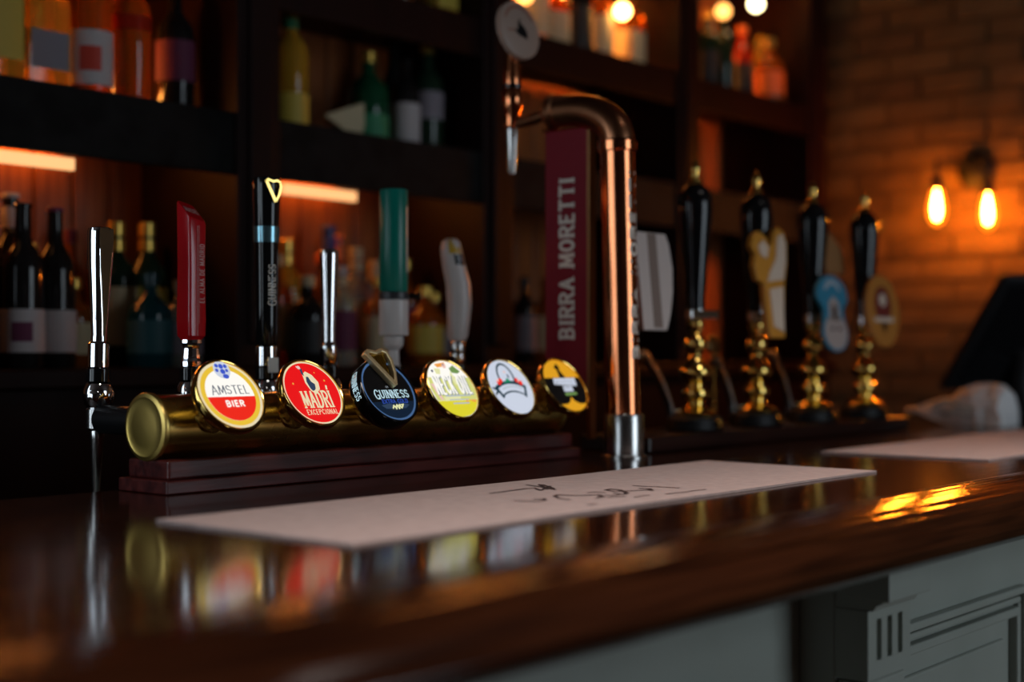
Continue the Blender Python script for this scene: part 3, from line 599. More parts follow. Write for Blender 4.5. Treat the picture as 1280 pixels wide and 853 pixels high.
# ================================================================ COPPER COLUMN
cb = at(781, 571, z=0); CX, CY = cb.x, 1.434
CX = at(780, Y=CY).x
col = thing('copper_beer_column', (CX, CY, 0), 'tall copper pipe beer column bending over at the top, on a steel foot', 'beer font')
lean = Vector((-.012, .006))       # the column leans a little towards the taps
def cp(z): return (CX + lean.x * z / .54, CY + lean.y * z / .54, z)
g = G(); g.lathe([(.040, .0005), (.040, .003), (.0345, .005), (.0345, .072), (.033, .075)], T(CX, CY, 0), 40); g.build('foot', M_steel, col)
g = G(); g.tube([cp(.074), cp(.30), cp(.525)], .0298, 40); g.build('pipe', M_copper, col)
g = G(); g.tube([cp(.524), cp(.526), cp(.541), cp(.543)], [.030, .034, .034, .030], 40); g.build('ring', M_copper, col)
tx, ty, _ = cp(.543); pts = []
for i in range(15):
    an = R(90 * i / 14); pts.append((tx, ty + .105 * (1 - math.cos(an)), .543 + .062 * math.sin(an)))
zt = .605
g = G(); g.tube(pts + [(tx, ty + .125, zt)], .0298, 40); g.build('elbow', M_copperd, col)
g = G(); g.tube([(tx, ty + .122, zt), (tx, ty + .124, zt), (tx, ty + .137, zt), (tx, ty + .139, zt)], [.030, .0345, .0345, .030], 40); g.build('flange', M_copperd, col)
g = G(); g.tube([(tx, ty + .137, zt), (tx, ty + .145, zt), (tx, ty + .16, zt)], [.024, .020, .0125], 28); g.build('reducer', M_copperd, col)
P2 = at(640, 150, X=tx); TY2 = P2.y
g = G(); g.tube([(tx, ty + .155, zt), (tx, (ty + .155 + TY2 - .02) / 2, zt - .005), (tx, TY2 - .015, zt - .008)], .0105, 20); g.build('arm_pipe', M_copperd, col)
# narrow red board hanging below the arm
by0, by1 = 1.498, 1.592; zb_, ztp = .10, .572
g = G(); g.box(tx - .008, tx + .008, by0, by1, zb_, ztp); bd = g.build('board', M_dred, col, smooth=0, bevel=.0015)
g = G(); text(g, 'BIRRA MORETTI', 0, 0, .030, lambda a_, b_: (tx - .0084, (by0 + by1) / 2 - .002 + b_, .345 + a_), lw=.56, gap=.26, stroke=.2, serif=True, sl=.13); g.build('lettering', M_cream, bd, smooth=0)
g = G(); g.box(tx - .010, tx + .010, by0 - .006, by1 + .006, ztp, ztp + .006); g.build('board_clip', M_copper, bd, smooth=0, bevel=.001)
g = G(); g.box(tx - .009, tx + .009, by0 - .006, by0, .03, ztp); g.build('board_edge', mat('bronze', (.3, .14, .06), .35, 1), bd, smooth=0)
g = G()
def colfn(a_, b_):
    an = R(-88) - b_ / .0302; z_ = .33 + a_; c = cp(z_); return (c[0] + .0302 * math.cos(an), c[1] + .0302 * math.sin(an), z_)
text(g, 'BIRRA MORETTI', 0, 0, .017, colfn, lw=1.15, gap=.5, stroke=.3, serif=True); g.build('pipe_lettering', M_cream, col, smooth=0)
# tap at the end of the arm
t = thing('beer_tap', (tx, TY2, .46), 'copper beer tap with a round pale badge, high on the arm of the copper column', 'beer tap')
DD = tx * CH + TY2 * SH; zz = lambda v: .18 + (441 - v) * DD / F
M = T(tx, TY2, 0)
g = G(); g.lathe([(.0065, zz(218)), (.0075, zz(216)), (.0115, zz(170)), (.012, zz(162)), (.010, zz(160))], M, 24); g.build('spout', M_steel, t)
g = G(); g.lathe([(.010, zz(162)), (.0145, zz(158)), (.0145, zz(140)), (.018, zz(136)), (.018, zz(114)), (.0155, zz(111))], M, 28); g.build('body', M_copper, t)
g = G(); g.lathe([(.0165, zz(111.5)), (.019, zz(111)), (.019, zz(106.5)), (.0165, zz(106))], M, 28); g.build('seal_ring', M_blk, t)
g = G(); g.lathe([(.0155, zz(106)), (.0158, zz(95)), (.0135, zz(82)), (.0120, zz(72)), (.011, zz(60))], M, 28); g.build('collar', M_copper, t)
cz = zz(39); Rb = .0535; up2 = Vector((-.05, .16, .99)).normalized(); ex2 = Vector((1, 0, .05)).normalized(); up2 = (up2 - ex2 * up2.dot(ex2)).normalized()
Mb = frame((tx, TY2 - .02, cz), ex2, up2)
g = G(); g.lathe([(Rb - .004, -.014), (Rb, -.012), (Rb, -.001), (Rb - .002, 0), (0, 0)], Mb, 40); bg = g.build('badge', mat('badge_cream', (.38, .27, .22), .35), t)
g = G(); g.add([(x_ * Rb, y_ * Rb, .0006) for x_, y_ in [(-.12, .1), (-.05, .28), (.02, .4), (.06, .2), (.22, .12), (.34, -.1), (.28, -.34), (.1, -.26), (-.1, -.22), (-.34, -.04), (-.14, 0)]], [tuple(range(11))], Mb); g.build('badge_emblem', M_blkm, bg, smooth=0)
g = G(); ribbon(g, arcp(0, 0, Rb * .8, Rb * .8, 30, 150, 14), .005, lambda a_, b_: Mb @ Vector((a_, b_, .0005))); ribbon(g, [(-.65 * Rb, -.06 * Rb), (-.2 * Rb, -.04 * Rb)], .003, lambda a_, b_: Mb @ Vector((a_, b_, .0005))); g.build('badge_print', mat('badge_red_print', (.3, .12, .08), .5), bg, smooth=0)

# ================================================================ HAND PUMPS
PY = 1.5
plinth = G(); plinth.box(2.08, 3.14, 1.445, 1.60, .0005, .030)
M_darkp = noisy('dark_plinth_wood', (0.008, 0.002, 0.002), (0.018, 0.005, 0.004), (2, 20, 20), 3, 0.3, 0.2)
pl = thing('pump_plinth', (2.8, 1.52, 0), 'long dark wooden plinth under the four hand pumps', 'plinth'); plinth.build('board', M_darkp, pl, smooth=0, bevel=.004)
PUx = []
PL = ['black hand pump nearest the copper column, with a grey white clip at its left', 'black hand pump behind the carved orange and white clip', 'black hand pump with the blue and white round-topped clip', 'black hand pump farthest right, beside the orange oval clip']
def pump(u, label):
    p = at(u, Y=PY); x = p.x; D = x * CH + PY * SH; sc = D / F
    t = thing('hand_pump', (x, PY, .030), label, 'hand pump', 'hand pumps on the long plinth'); M = T(x, PY, 0)
    PUx.append(x)
    g = G(); g.lathe([(.050, .0305), (.052, .034), (.050, .052), (.044, .058), (.030, .060)], M, 32, sx=1.25); b = g.build('clamp_block', M_blkm, t)
    g = G(); g.lathe([(.009, 0), (.009, .004), (.006, .007), (0, .0075)], frame((x + .0, PY - .052, .044), (1, 0, 0), (0, 0, 1)), 16); g.build('screw', M_brassd, b)
    z0, z1 = .058, .243   # turned brass body
    pf = [(.044, 0), (.046, .03), (.042, .05), (.024, .09), (.018, .12), (.018, .15), (.026, .19), (.028, .23), (.026, .27), (.018, .30), (.017, .33), (.024, .37), (.031, .42), (.033, .46), (.031, .50), (.022, .55), (.0135, .60), (.0125, .64), (.019, .68), (.0225, .73), (.023, .77), (.019, .82), (.012, .86), (.013, .89), (.018, .93), (.018, .97), (.013, 1.0)]
    g = G(); g.lathe([(r * .95, z0 + (z1 - z0) * k_) for r, k_ in pf], M, 32); g.build('turned_body', M_brassd, t)
    g = G(); g.lathe([(.0135, z1), (.019, z1 + .002), (.019, z1 + .020), (.0145, z1 + .022)], M, 28); g.build('ferrule', M_steel, t)
    h0, h1 = z1 + .022, .502
    pf = [(.0155, 0), (.0165, .03), (.0155, .06), (.0185, .2), (.0225, .4), (.0265, .6), (.0295, .74), (.0305, .82), (.0295, .9), (.024, .96), (.014, 1.0)]
    g = G(); g.lathe([(r * 1.12, h0 + (h1 - h0) * k_) for r, k_ in pf], M, 32); g.build('handle', M_blk, t)
    g = G(); g.lathe([(.012, h1 - .001), (.014, h1 + .003), (.0125, h1 + .010), (.007, h1 + .016), (.0065, h1 + .020), (.0095, h1 + .028), (.0095, h1 + .035), (.005, h1 + .042), (.004, h1 + .048), (0, h1 + .051)], M, 24); g.build('finial', M_brassd, t)
    # bar that carries the clip
    g = G(); g.box(x - .052, x + .044, PY - .026, PY - .019, z1 + .002, z1 + .018); g.build('clip_bar', M_steel, t, smooth=0, bevel=.002)
    return t
for u, lb in zip((869, 945.5, 1016, 1080.5), PL): pump(u, lb)
# swan-neck spouts between the pumps, on the staff side
for i, (u0, u1, vt, vb, lb) in enumerate(((797, 838, 443, 512, 'curved steel spout left of the first hand pump'), (890, 915, 450, 505, 'curved steel spout between the first and second hand pumps'), (960, 986, 442, 502, 'curved steel spout between the second and third hand pumps'))):
    a_ = at(u0, vt + 4, Y=1.585); b_ = at(u1, vb, Y=1.585)
    g = G(); pts = []
    for k in range(13):
        s = k / 12; pts.append((a_.x + (b_.x - a_.x) * (s ** .9), 1.585, a_.z + .012 * math.sin(min(s * 3, 1) * math.pi) + (b_.z - a_.z) * s ** 1.9))
    pts.append((pts[-1][0] + .002, 1.585, .0305))
    g.tube(pts, .0085, 14); tag(g.build('swan_neck_spout', M_steel, None), lb, 'spout')
# pump clips
def clipM(x, y, z, rot=0, tilt=6): return T(x, y, z) @ Matrix.Rotation(R(rot), 4, 'Z') @ Matrix.Rotation(R(90 - tilt), 4, 'X')   # local xy = face, z = towards customers
def clip(name, u, v, Y, label, outline, sx, sy, m, thick=.008, rot=0):
    p = at(u, v, Y=Y); sx = (at(u + sx / 2, Y=Y) - at(u - sx / 2, Y=Y)).length; t = thing(name, p - Vector((0, 0, sy / 2)), label, 'pump clip'); Mx = clipM(p.x, Y, p.z, rot)
    g = G(); g.prism([(a * sx / 2, b * sy / 2) for a, b in outline], -thick, 0, Mx); g.build('plate', m, t, smooth=0, bevel=.0015)
    def lay(nm, pol, mm, k=1):
        g = G()
        for q in pol: g.prism([(a * sx / 2, b * sy / 2) for a, b in q], 0, .0006 * k, Mx)
        return g.build(nm, mm, t, smooth=0)
    return lay
greyw = mat('clip_grey_white', (.50, .44, .42), .35); browng = mat('clip_brown_band', (.20, .15, .13), .4)
lay = clip('pump_clip', 821, 352, 1.44, 'grey white arched pump clip beside the copper column', [(-.9, -1), (.35, -1), (.6, -.7), (.85, -.2), (.95, .3), (.85, .8), (.7, 1), (-.9, 1)], 46, .175, greyw)
lay('brown_band', [[(-.35, -.95), (.12, -.95), (.15, .98), (-.32, .98)]], browng)
org_ = mat('clip_orange', (.52, .23, .03), .4); crm = mat('clip_cream', (.62, .50, .40), .4)
lay = clip('pump_clip', 967, 352, 1.435, 'carved orange and cream figure-shaped pump clip on the second pump', [(-.45, -1), (.35, -1), (.45, -.5), (.62, .0), (.85, .35), (.95, .7), (.85, .92), (.55, 1), (.3, .9), (.15, .7), (.0, .62), (-.2, .8), (-.55, .88), (-.85, .78), (-1, .6), (-.8, .45), (-.95, .25), (-.85, .02), (-.5, -.05), (-.5, -.5)], 52, .225, org_, .012, 4)
lay('cream_relief', [[(-.25, -.8), (.28, -.9), (.36, -.5), (.45, -.08), (-.3, -.15)], [(-.35, -.02), (.52, .05), (.74, .4), (.82, .72), (.7, .88), (.42, .82), (.2, .4), (-.2, .15)], [(-.7, .6), (-.4, .72), (-.15, .6), (-.3, .4), (-.6, .45)]], crm, 4)
blu = mat('clip_blue', (.03, .20, .32), .4); skw = mat('clip_skull_white', (.38, .31, .29), .45)
pear = [(math.cos(R(a_)) * (.95 if a_ < 180 else .95), math.sin(R(a_))) for a_ in range(0, 360, 15)]
lay = clip('pump_clip', 1043, 392, 1.435, 'pump clip with a blue arched top over a white skull-like oval', [(.95 * math.cos(R(a_)), .45 + .55 * math.sin(R(a_))) for a_ in range(-10, 191, 15)] + [(-.6, .1), (-.62, -.1)] + [(.78 * math.cos(R(a_)), -.5 + .5 * math.sin(R(a_))) for a_ in range(150, 391, 20)] + [(.62, -.1), (.6, .1)], 46, .165, blu, .008, 4)
lay('white_oval', [[(.70 * math.cos(R(a_)), -.48 + .46 * math.sin(R(a_))) for a_ in range(0, 360, 20)], [(-.35, -.2), (.35, -.2), (.3, .3), (0, .45), (-.3, .3)]], skw, 1)
lay('grey_arc', [[(.55 * math.cos(R(a_)), .5 + .38 * math.sin(R(a_))) for a_ in range(20, 161, 20)] + [(.4 * math.cos(R(a_)), .5 + .26 * math.sin(R(a_))) for a_ in range(160, 19, -20)]], mat('clip_grey', (.35, .4, .45), .4), 1)
lay('dark_mark', [[(-.1, -.1), (.1, -.1), (.12, .15), (0, .25), (-.12, .15)], disc(.1, 12, -.2, -.4, .5), disc(.1, 12, .22, -.4, .5)], M_blkm, 2)
lay = clip('pump_clip', 1104, 389, 1.435, 'tall orange oval pump clip with a dark red centre, farthest right', [(math.cos(R(a_)), math.sin(R(a_))) for a_ in range(0, 360, 15)], 32, .165, mat('clip_amber', (.42, .16, .025), .4), .008, -8)
lay('red_oval', [disc(.5, 24, 0, .18, 1.0)], mat('clip_dark_red', (.16, .02, .015), .4), 1)
lay('pale_dot', [disc(.2, 14, 0, .3, .9)], crm, 2); lay('pale_band', [[(-.6, -.18), (.6, -.18), (.55, -.3), (-.55, -.3)]], crm, 2); lay('dark_mark', [[(-.2, -.34), (.2, -.34), (0, -.62)]], M_blkm, 2)
lay = clip('pump_clip', 1041, 316, 1.545, 'brown card-like clip peeping out behind the third hand pump', [(-.6, -1), (1, -1), (.9, .1), (-.2, 1), (-.9, .6)], 30, .10, mat('clip_brown', (.30, .14, .05), .5), .004)
# round brass gauge between pumps, and a strip of torn card behind
p = at(893, 431, Y=1.60); t = thing('round_gauge', (p.x, 1.6, p.z - .12), 'small round brass gauge on a thin stem behind the first two hand pumps', 'gauge')
g = G(); g.lathe([(.018, -.01), (.020, -.008), (.020, 0), (.017, .002), (0, .002)], frame(p, (1, 0, 0), (0, 0, 1)), 24); g.build('dial', mat('old_brass', (.3, .22, .1), .3, 1), t)
g = G(); g.tube([p + Vector((0, 0, -.018)), Vector((p.x, p.y, .031))], .004, 10); g.build('stem', M_brass, t)

# ================================================================ RIGHT END OF THE BAR: folded bag and till
p0 = at(1147, 535, z=0); p1 = at(1262, 540, z=0)
bagx, bagy = 3.06, 1.40
t = thing('paper_bag', (3.2, 1.3, 0), 'crumpled white paper bag with faint green print, at the far right end of the bar', 'paper bag')
A = Vector((3.40, 1.545, 0)); B = Vector((3.375, 1.300, 0)); d = (B - A).normalized(); n = Vector((d.y, -d.x, 0))
br = random.Random(11); rings = []
for k in range(15):
    s_ = k / 14; hh = .030 + .072 * min(1, s_ * 1.5) - (.012 if s_ > .93 else 0); lo = .040 * max(0, 1 - s_ * 2.2) + .002; wd_ = .040 + .012 * s_
    base = [(1, 0), (1.06, .25), (1.0, .5), (.85, .75), (.45, .92), (.1, 1.0), (-.4, .96), (-.85, .8), (-1, .45), (-1, 0), (-.4, -.0), (.4, 0)]
    rings.append([A.lerp(B, s_) + n * (a_ * wd_ + (br.uniform(-.008, .008) if b_ > 0 else 0)) + d * br.uniform(-.006, .006) + Vector((0, 0, lo + max(b_, 0) * (hh - lo + br.uniform(-.011, .011)))) for a_, b_ in base])
g = G(); g.loft(rings)
M_bag = noisy('crumpled_paper', (.70, .70, .72), (.80, .80, .80), (1, 1, 1), 25, .6, .6, bdist=.004)
nt = M_bag.node_tree
g.build('bag', M_bag, t, smooth=12)
gp = mat('faint_green_print', (.30, .42, .42), .6)
g = G()
for (s0, h0, s1, h1) in ((.3, .050, .45, .065), (.45, .065, .6, .050), (.6, .050, .75, .045), (.4, .028, .55, .036), (.55, .036, .72, .028)):
    a_ = A.lerp(B, s0) + n * .0515; b_ = A.lerp(B, s1) + n * .0535
    g.tube([(a_.x, a_.y, h0), (b_.x, b_.y, h1)], .0035, 6)
g.build('green_print', gp, t, smooth=0)
# till: stand and leaning screen
t = thing('till_screen', (3.75, 1.35, 0), 'black till screen leaning back on its stand, cut by the right edge of the picture', 'till')
a0 = at(1172, 492, Y=1.50); a1 = at(1256, 344, Y=1.30)
g = G()
q0 = Vector((3.42, 1.56, .085)); q1 = Vector((3.47, 1.30, .37)); ex = Vector((1, -.18, 0)).normalized()
q0 = at(1176, 488, X=3.62); q1 = at(1256, 346, X=3.62)
wv = Vector((.26, -.25, .0)); up_ = (q1 - q0); nn = wv.cross(up_).normalized() * .028
c = [q0, q0 + wv, q0 + wv + up_, q0 + up_]
g.loft([[tuple(k_) for k_ in c], [tuple(k_ - nn) for k_ in c]]); sc_ = g.build('screen_housing', M_blkm, t, smooth=0, bevel=.006)
g = G(); e = .08
ci = [q0 + wv * e + up_ * e, q0 + wv * (1 - e) + up_ * e, q0 + wv * (1 - e) + up_ * (1 - e), q0 + wv * e + up_ * (1 - e)]
g.loft([[tuple(k_ + nn * .06) for k_ in ci], [tuple(k_ - nn * .2) for k_ in ci]]); g.build('glass', M_blk, sc_, smooth=0)
mid = q0 + wv * .5 + up_ * .4
g = G(); g.tube([(mid.x, mid.y + .02, mid.z - .02), (mid.x, mid.y + .03, mid.z * .5), (mid.x, mid.y + .02, .012)], [.03, .028, .034], 16); g.build('stand', M_blkm, t)
g = G(); g.box(mid.x - .13, mid.x + .12, mid.y - .12, mid.y + .1, .001, .018); g.build('stand_foot', M_blkm, t, smooth=0, bevel=.005)

# ================================================================ WALL LAMP
LPX = XR
pc = at(1220, 213, X=LPX - .03)
lamp = thing('wall_lamp', (LPX - .03, pc.y, pc.z), 'black two-armed wall lamp with glowing filament bulbs on the brick wall', 'wall lamp')
fx = lambda p: frame(p, (0, 1, 0), (0, 0, 1))
fxm = lambda p: frame(p, (0, -1, 0), (0, 0, 1))      # local z -> -X
g = G(); g.lathe([(.060, 0), (.060, .012), (.052, .020), (.020, .028), (.012, .03)], fxm((LPX - .02, pc.y, pc.z)), 36); g.build('wall_plate', M_blkm, lamp)
for (u, v, xx) in ((1171, 259, LPX - .16), (1235, 264, LPX - .13)):
    b = at(u, v, X=xx); hz = .058
    g = G(); g.tube([(LPX - .045, pc.y, pc.z), (xx + .05, (pc.y + b.y) / 2, pc.z + .028), (xx, b.y, pc.z + .022), (xx, b.y, b.z + hz + .03)], .006, 12); arm = g.build('arm', M_blkm, lamp)
    g = G(); g.lathe([(.0155, b.z + hz - .006), (.0165, b.z + hz), (.0165, b.z + hz + .03), (.010, b.z + hz + .04)], T(xx, b.y, 0), 20); g.build('lamp_holder', M_blkm, arm)
    g = G(); g.lathe([(k_ * .92, z_) for k_, z_ in [(.0, b.z - hz), (.012, b.z - hz + .004), (.024, b.z - hz + .018), (.030, b.z - hz + .038), (.0295, b.z - .004), (.024, b.z + .025), (.019, b.z + .045), (.0165, b.z + hz - .004)]], T(xx, b.y, 0), 24); bl = g.build('bulb', L_shell, lamp)
    g = G(); g.lathe([(.0, b.z - hz + .018), (.0075, b.z - hz + .024), (.0115, b.z - .012), (.0085, b.z + .022), (.003, b.z + hz - .012), (.003, b.z + hz - .006)], T(xx, b.y, 0), 16); g.build('filament', L_bulb, bl)

# ================================================================ BACK BAR
BBY = 2.30
bb = thing('back_bar', (2.9, 2.45, ZF), 'dark mahogany back bar with posts and shelves behind the counter', 'back bar')
g = G(); g.box(.5, XR - .03, BBY - .02, 2.60, ZF, .115); g.build('cupboard', M_dwood, bb, smooth=0)
g = G(); g.box(.5, XR - .03, BBY - .05, 2.60, .1155, .150); g.build('back_counter', M_dwood, bb, smooth=0, bevel=.004)
posts = (1.13, 1.88, 2.63, 3.475, 4.24)
for xc in posts:
    g = G(); g.box(xc - .055, xc + .055, BBY - .03, 2.60, .150, ZC - .002); po = g.build('post', M_dwood, bb, smooth=0, bevel=.004)
    g = G(); g.box(xc - .03, xc + .03, BBY - .042, BBY - .03, .2, 1.6); g.build('post_fillet', M_dwood, po, smooth=0, bevel=.004)
bays = list(zip(posts[:-1], posts[1:]))
for a_, b_ in bays:
    g = G(); g.box(a_ + .056, b_ - .056, BBY + .0, 2.60, .630, .660); sh = g.build('shelf', M_dwood, bb, smooth=0)
    g = G(); g.box(a_ + .056, b_ - .056, BBY - .02, BBY - .0005, .540, .665); g.build('black_fascia', M_black, sh, smooth=0, bevel=.002)
    g = G(); g.box(a_ + .056, b_ - .056, BBY + .0, 2.60, .955, .985); sh = g.build('shelf', M_dwood, bb, smooth=0)
    g = G(); g.box(a_ + .056, b_ - .056, BBY - .02, BBY - .0005, .895, .988); g.build('fascia', M_dwood, sh, smooth=0, bevel=.002)
    g = G(); g.box(a_ + .056, b_ - .056, BBY + .0, 2.60, 1.40, 1.43); g.build('shelf', M_dwood, bb, smooth=0)
# vertical boards at the back of the bays
x_ = .6; bm_ = None
g = G(); g.box(-.0425, .0425, -.006, .006, -.8, .8)
while x_ < 4.3:
    if bm_ is None:
        gg = G(); gg.box(x_, x_ + .084, 2.612, 2.626, .15, ZC - .01); o = gg.build('board', M_board, bb, smooth=0, bevel=.003); bm_ = o; bx0 = x_
    else:
        o = bm_.copy(); COL.objects.link(o); o.parent = bb; o.location = (x_ - bx0, 0, 0)
    x_ += .089
# LED strips under the shelves; some hidden ones are added as light
def led(x0, x1, y, z, label, m=L_led, h=.010, d=.012):
    g = G(); g.box(x0, x1, y, y + d, z, z + h); tag(g.build('led_strip', m, None, smooth=0), label, 'led strip')
led(1.19, 1.478, BBY + .01, .516, 'warm led strip under the black shelf edge at the left', h=.022)
led(1.19, 1.62, 2.585, .598, 'hidden led strip added at the back of the first bay under the shelf', L_led2, h=.02)  # hidden strip, added to light the boards behind the bottles
led(1.96, 2.40, 2.585, .598, 'hidden led strip added at the back of the second bay under the shelf', L_led2, h=.02)  # same added board light, second bay
led(1.98, 2.19, BBY + .01, .516, 'warm led strip under the black shelf edge in the second bay', h=.022)
led(2.76, 3.38, 2.585, 1.22, 'warm led strip at the top of the third bay, behind the upper bottles', L_led2, h=.02)
led(3.6, 3.80, 2.585, 1.22, 'warm led strip at the top of the fourth bay, behind the upper bottles', L_led2, h=.02)

led(1.30, 1.66, 2.585, .6605, 'hidden led strip added on the shelf behind the left bottles', L_led3, h=.016)  # three hidden shelf strips, added to light bottles from below and behind
led(2.72, 3.36, 2.585, .9855, 'hidden led strip added on the shelf behind the bottles of the third bay', L_led3, h=.016)
led(3.60, 4.05, 2.585, .9855, 'hidden led strip added on the shelf behind the bottles of the fourth bay', L_led3, h=.016)
led(2.76, 3.36, 2.325, 1.384, 'unseen led strip added behind the top shelf edge of the third bay', L_led2, h=.014)  # two strips out of view, added to light the bottle fronts
led(3.60, 4.10, 2.325, 1.384, 'unseen led strip added behind the top shelf edge of the fourth bay', L_led2, h=.014)
for u, v, m_, r_, lb_ in ((778, 14, L_globe, .022, 'bright round globe lamp hanging at the top of the third bay'), (945, 5, L_globe2, .021, 'white round globe lamp hanging at the top of the fourth bay'), (904, 14, L_globe3, .022, 'dim amber globe lamp left of the white one in the fourth bay'), (656, -6, L_globe3, .022, 'small amber globe lamp at the left of the third bay, behind the round pale badge')):
    p = at(u, v, Y=2.335); t = thing('globe_lamp', p - Vector((0, 0, r_)), lb_, 'lamp')
    g = G(); g.lathe([(r_ * math.sin(math.pi * k / 12), -r_ * math.cos(math.pi * k / 12)) for k in range(13)], T(*p), 20); g.build('globe', m_, t)
    g = G(); g.lathe([(.007, r_ - .002), (.007, r_ + .02), (.0015, r_ + .022), (.0015, 1.3995 - p.z)], T(*p), 12); g.build('cord', M_blkm, t)
# ---------------------------------------------------------------- bottles
def gm(name, c, tr=.55, rough=.08): return mat('glass_' + name, c, rough, trans=tr, ior=1.4)
AMB = gm('amber', (.70, .20, .015), .75); DAMB = gm('dark_amber', (.40, .10, .01)); YEL = gm('yellow', (.80, .50, .05), .7); GRN = gm('green', (.01, .12, .05), .5); CLR = gm('clear', (.75, .72, .62), .75)
BLK = gm('black', (.012, .010, .010), .0); DGR = gm('dark_green', (.012, .03, .016), .1); RDG = gm('red', (.5, .03, .01), .4); BLU = gm('blue', (.03, .06, .3), .4); TEA = gm('teal', (.004, .04, .05), .2)
PAP = mat('paper_cream', (.55, .44, .27), .7); PWH = mat('paper_white', (.48, .42, .42), .7); PRD = mat('paper_red', (.5, .04, .02), .6); PYE = mat('paper_yellow', (.5, .36, .05), .6); PGR = mat('paper_green', (.03, .22, .10), .6); PBK = mat('paper_black', (.02, .02, .02), .6)
PBL = mat('paper_blue', (.05, .07, .28), .6); PPU = mat('paper_purple', (.13, .02, .06), .7); PGY = mat('paper_grey', (.22, .19, .22), .7); GLD = mat('gold_foil', (.75, .48, .10), .3, .8); SLV = mat('silver_foil', (.6, .6, .62), .3, .8); ORG = mat('orange_foil', (.75, .16, .03), .5); TEL = mat('teal_paper', (.008, .06, .07), .6)
SH_ = {'wine': (.30, .0375, [(0, .9), (.02, 1), (.60, 1), (.66, .93), (.72, .68), (.76, .45), (.80, .38), (.97, .36), (.97, .42), (1, .42)]),
       'spirit': (.29, .040, [(0, .92), (.02, 1), (.60, 1), (.67, .92), (.73, .6), (.78, .37), (.90, .34), (.90, .42), (1, .42)]),
       'squat': (.22, .048, [(0, .92), (.03, 1), (.55, 1), (.64, .9), (.72, .5), (.78, .32), (.88, .3), (.88, .4), (1, .4)]),
       'slim': (.31, .031, [(0, .92), (.02, 1), (.55, 1), (.68, .8), (.78, .45), (.9, .38), (.9, .46), (1, .46)]),
       'square': (.25, .046, [(0, .95), (.02, 1), (.62, 1), (.70, .85), (.76, .4), (.87, .34), (.87, .44), (1, .44)])}
def bottle(x, y, z, kind, glass, capm, labm, label, sc=1.0, neckm=None, lab=(.12, .5), motif=None, group=None):
    H, Rr, pf = SH_[kind]; H *= sc; Rr *= (sc * .6 + .4); seg = 24 if kind != 'square' else 24
    t = thing('bottle', (x, y, z), label, 'bottle', group)
    def shape(r):   # squarer section for square bottles
        return r
    g = G(); kcap = pf[-2][0]; body = [(r * Rr, z + .0003 + k_ * H) for k_, r in pf if k_ <= kcap][:-1] if pf[-2][0] == pf[-3][0] else [(r * Rr, z + k_ * H) for k_, r in pf]
    rings = []
    for r, zz_ in body:
        ring = []
        for i in range(seg):
            an = 2 * math.pi * i / seg; c, s = math.cos(an), math.sin(an)
            if kind == 'square': k_ = 1 / max(abs(c), abs(s)); k_ = 1 + (k_ - 1) * .8; c *= k_ * .9; s *= k_ * .9
            ring.append((x + r * c, y + r * s, zz_))
        rings.append(ring)
    g.loft(rings); g.build('glass', glass, t, smooth=40)
    g = G(); g.lathe([(pf[-1][1] * Rr * .9, z + kcap * H), (pf[-1][1] * Rr, z + kcap * H + .001), (pf[-1][1] * Rr, z + H - .002), (pf[-1][1] * Rr * .85, z + H)], T(x, y, 0), 20); g.build('cap', capm, t)
    def band(nm, m, k0, k1, a0, a1, rr):
        g = G(); n = 14; vs = []
        for zz_ in (z + k0 * H, z + k1 * H):
            for r in (rr, rr - .0012):
                for i in range(n + 1):
                    an = R(a0 + (a1 - a0) * i / n); c, s = math.cos(an), math.sin(an)
                    if kind == 'square' : k_ = 1 / max(abs(c), abs(s)); k_ = 1 + (k_ - 1) * .8; c *= k_ * .9; s *= k_ * .9
                    vs.append((x + r * c, y + r * s, zz_))
        N = n + 1; fs = []
        for i in range(n):
            fs += [(i, i + 1, 2 * N + i + 1, 2 * N + i), (N + i + 1, N + i, 3 * N + i, 3 * N + i + 1), (2 * N + i, 2 * N + i + 1, 3 * N + i + 1, 3 * N + i), (i + 1, i, N + i, N + i + 1)]
        fs += [(0, 2 * N, 3 * N, N), (n, N + n, 3 * N + n, 2 * N + n)]
        g.add(vs, fs); return g.build(nm, m, t, smooth=50)
    if labm: lb = band('label_print', labm, lab[0], lab[1], -205, 0, Rr + .0012)
    if labm and motif:
        g = G(); n = 8; k0, k1 = lab[0] + (lab[1] - lab[0]) * .25, lab[0] + (lab[1] - lab[0]) * .7
        band('label_motif', motif, k0, k1, -150, -95, Rr + .0020)
    if neckm: band('neck_label', neckm, .80, .92 if kind == 'wine' else .88, -360, 0, .40 * Rr + .0012)
    return t
SPECS = []
def onshelf(u, y, z, kind, *a, **k):
    sc_ = a[4] if len(a) > 4 else 1.0
    p = at(u, Y=y); r = SH_[kind][1] * (sc_ * .6 + .4) * (1.12 if kind == 'square' else 1.0) + .002
    SPECS.append([p.x, y, r, z, (kind,) + a, k])
def place_bottles():
    for _ in range(300):
        for i, A in enumerate(SPECS):
            for B in SPECS[i + 1:]:
                if A[3] != B[3]: continue
                dx, dy = B[0] - A[0], B[1] - A[1]; d = math.hypot(dx, dy) or 1e-4; ov = A[2] + B[2] - d
                if ov > 0:
                    dx, dy = dx / d * .5, dy / d + (.3 if dy >= 0 else -.3); n_ = math.hypot(dx, dy)
                    A[0] -= dx / n_ * ov * .5; A[1] -= dy / n_ * ov * .5; B[0] += dx / n_ * ov * .5; B[1] += dy / n_ * ov * .5
        for A in SPECS:
            A[1] = min(max(A[1], 2.305 + A[2]), 2.60 - A[2])
            for xc in posts:
                lim = .057 + A[2]
                if abs(A[0] - xc) < lim: A[0] = xc + math.copysign(lim, A[0] - xc)
    for x, y, r, z, a, k in SPECS: bottle(x, y, z, *a, **k)
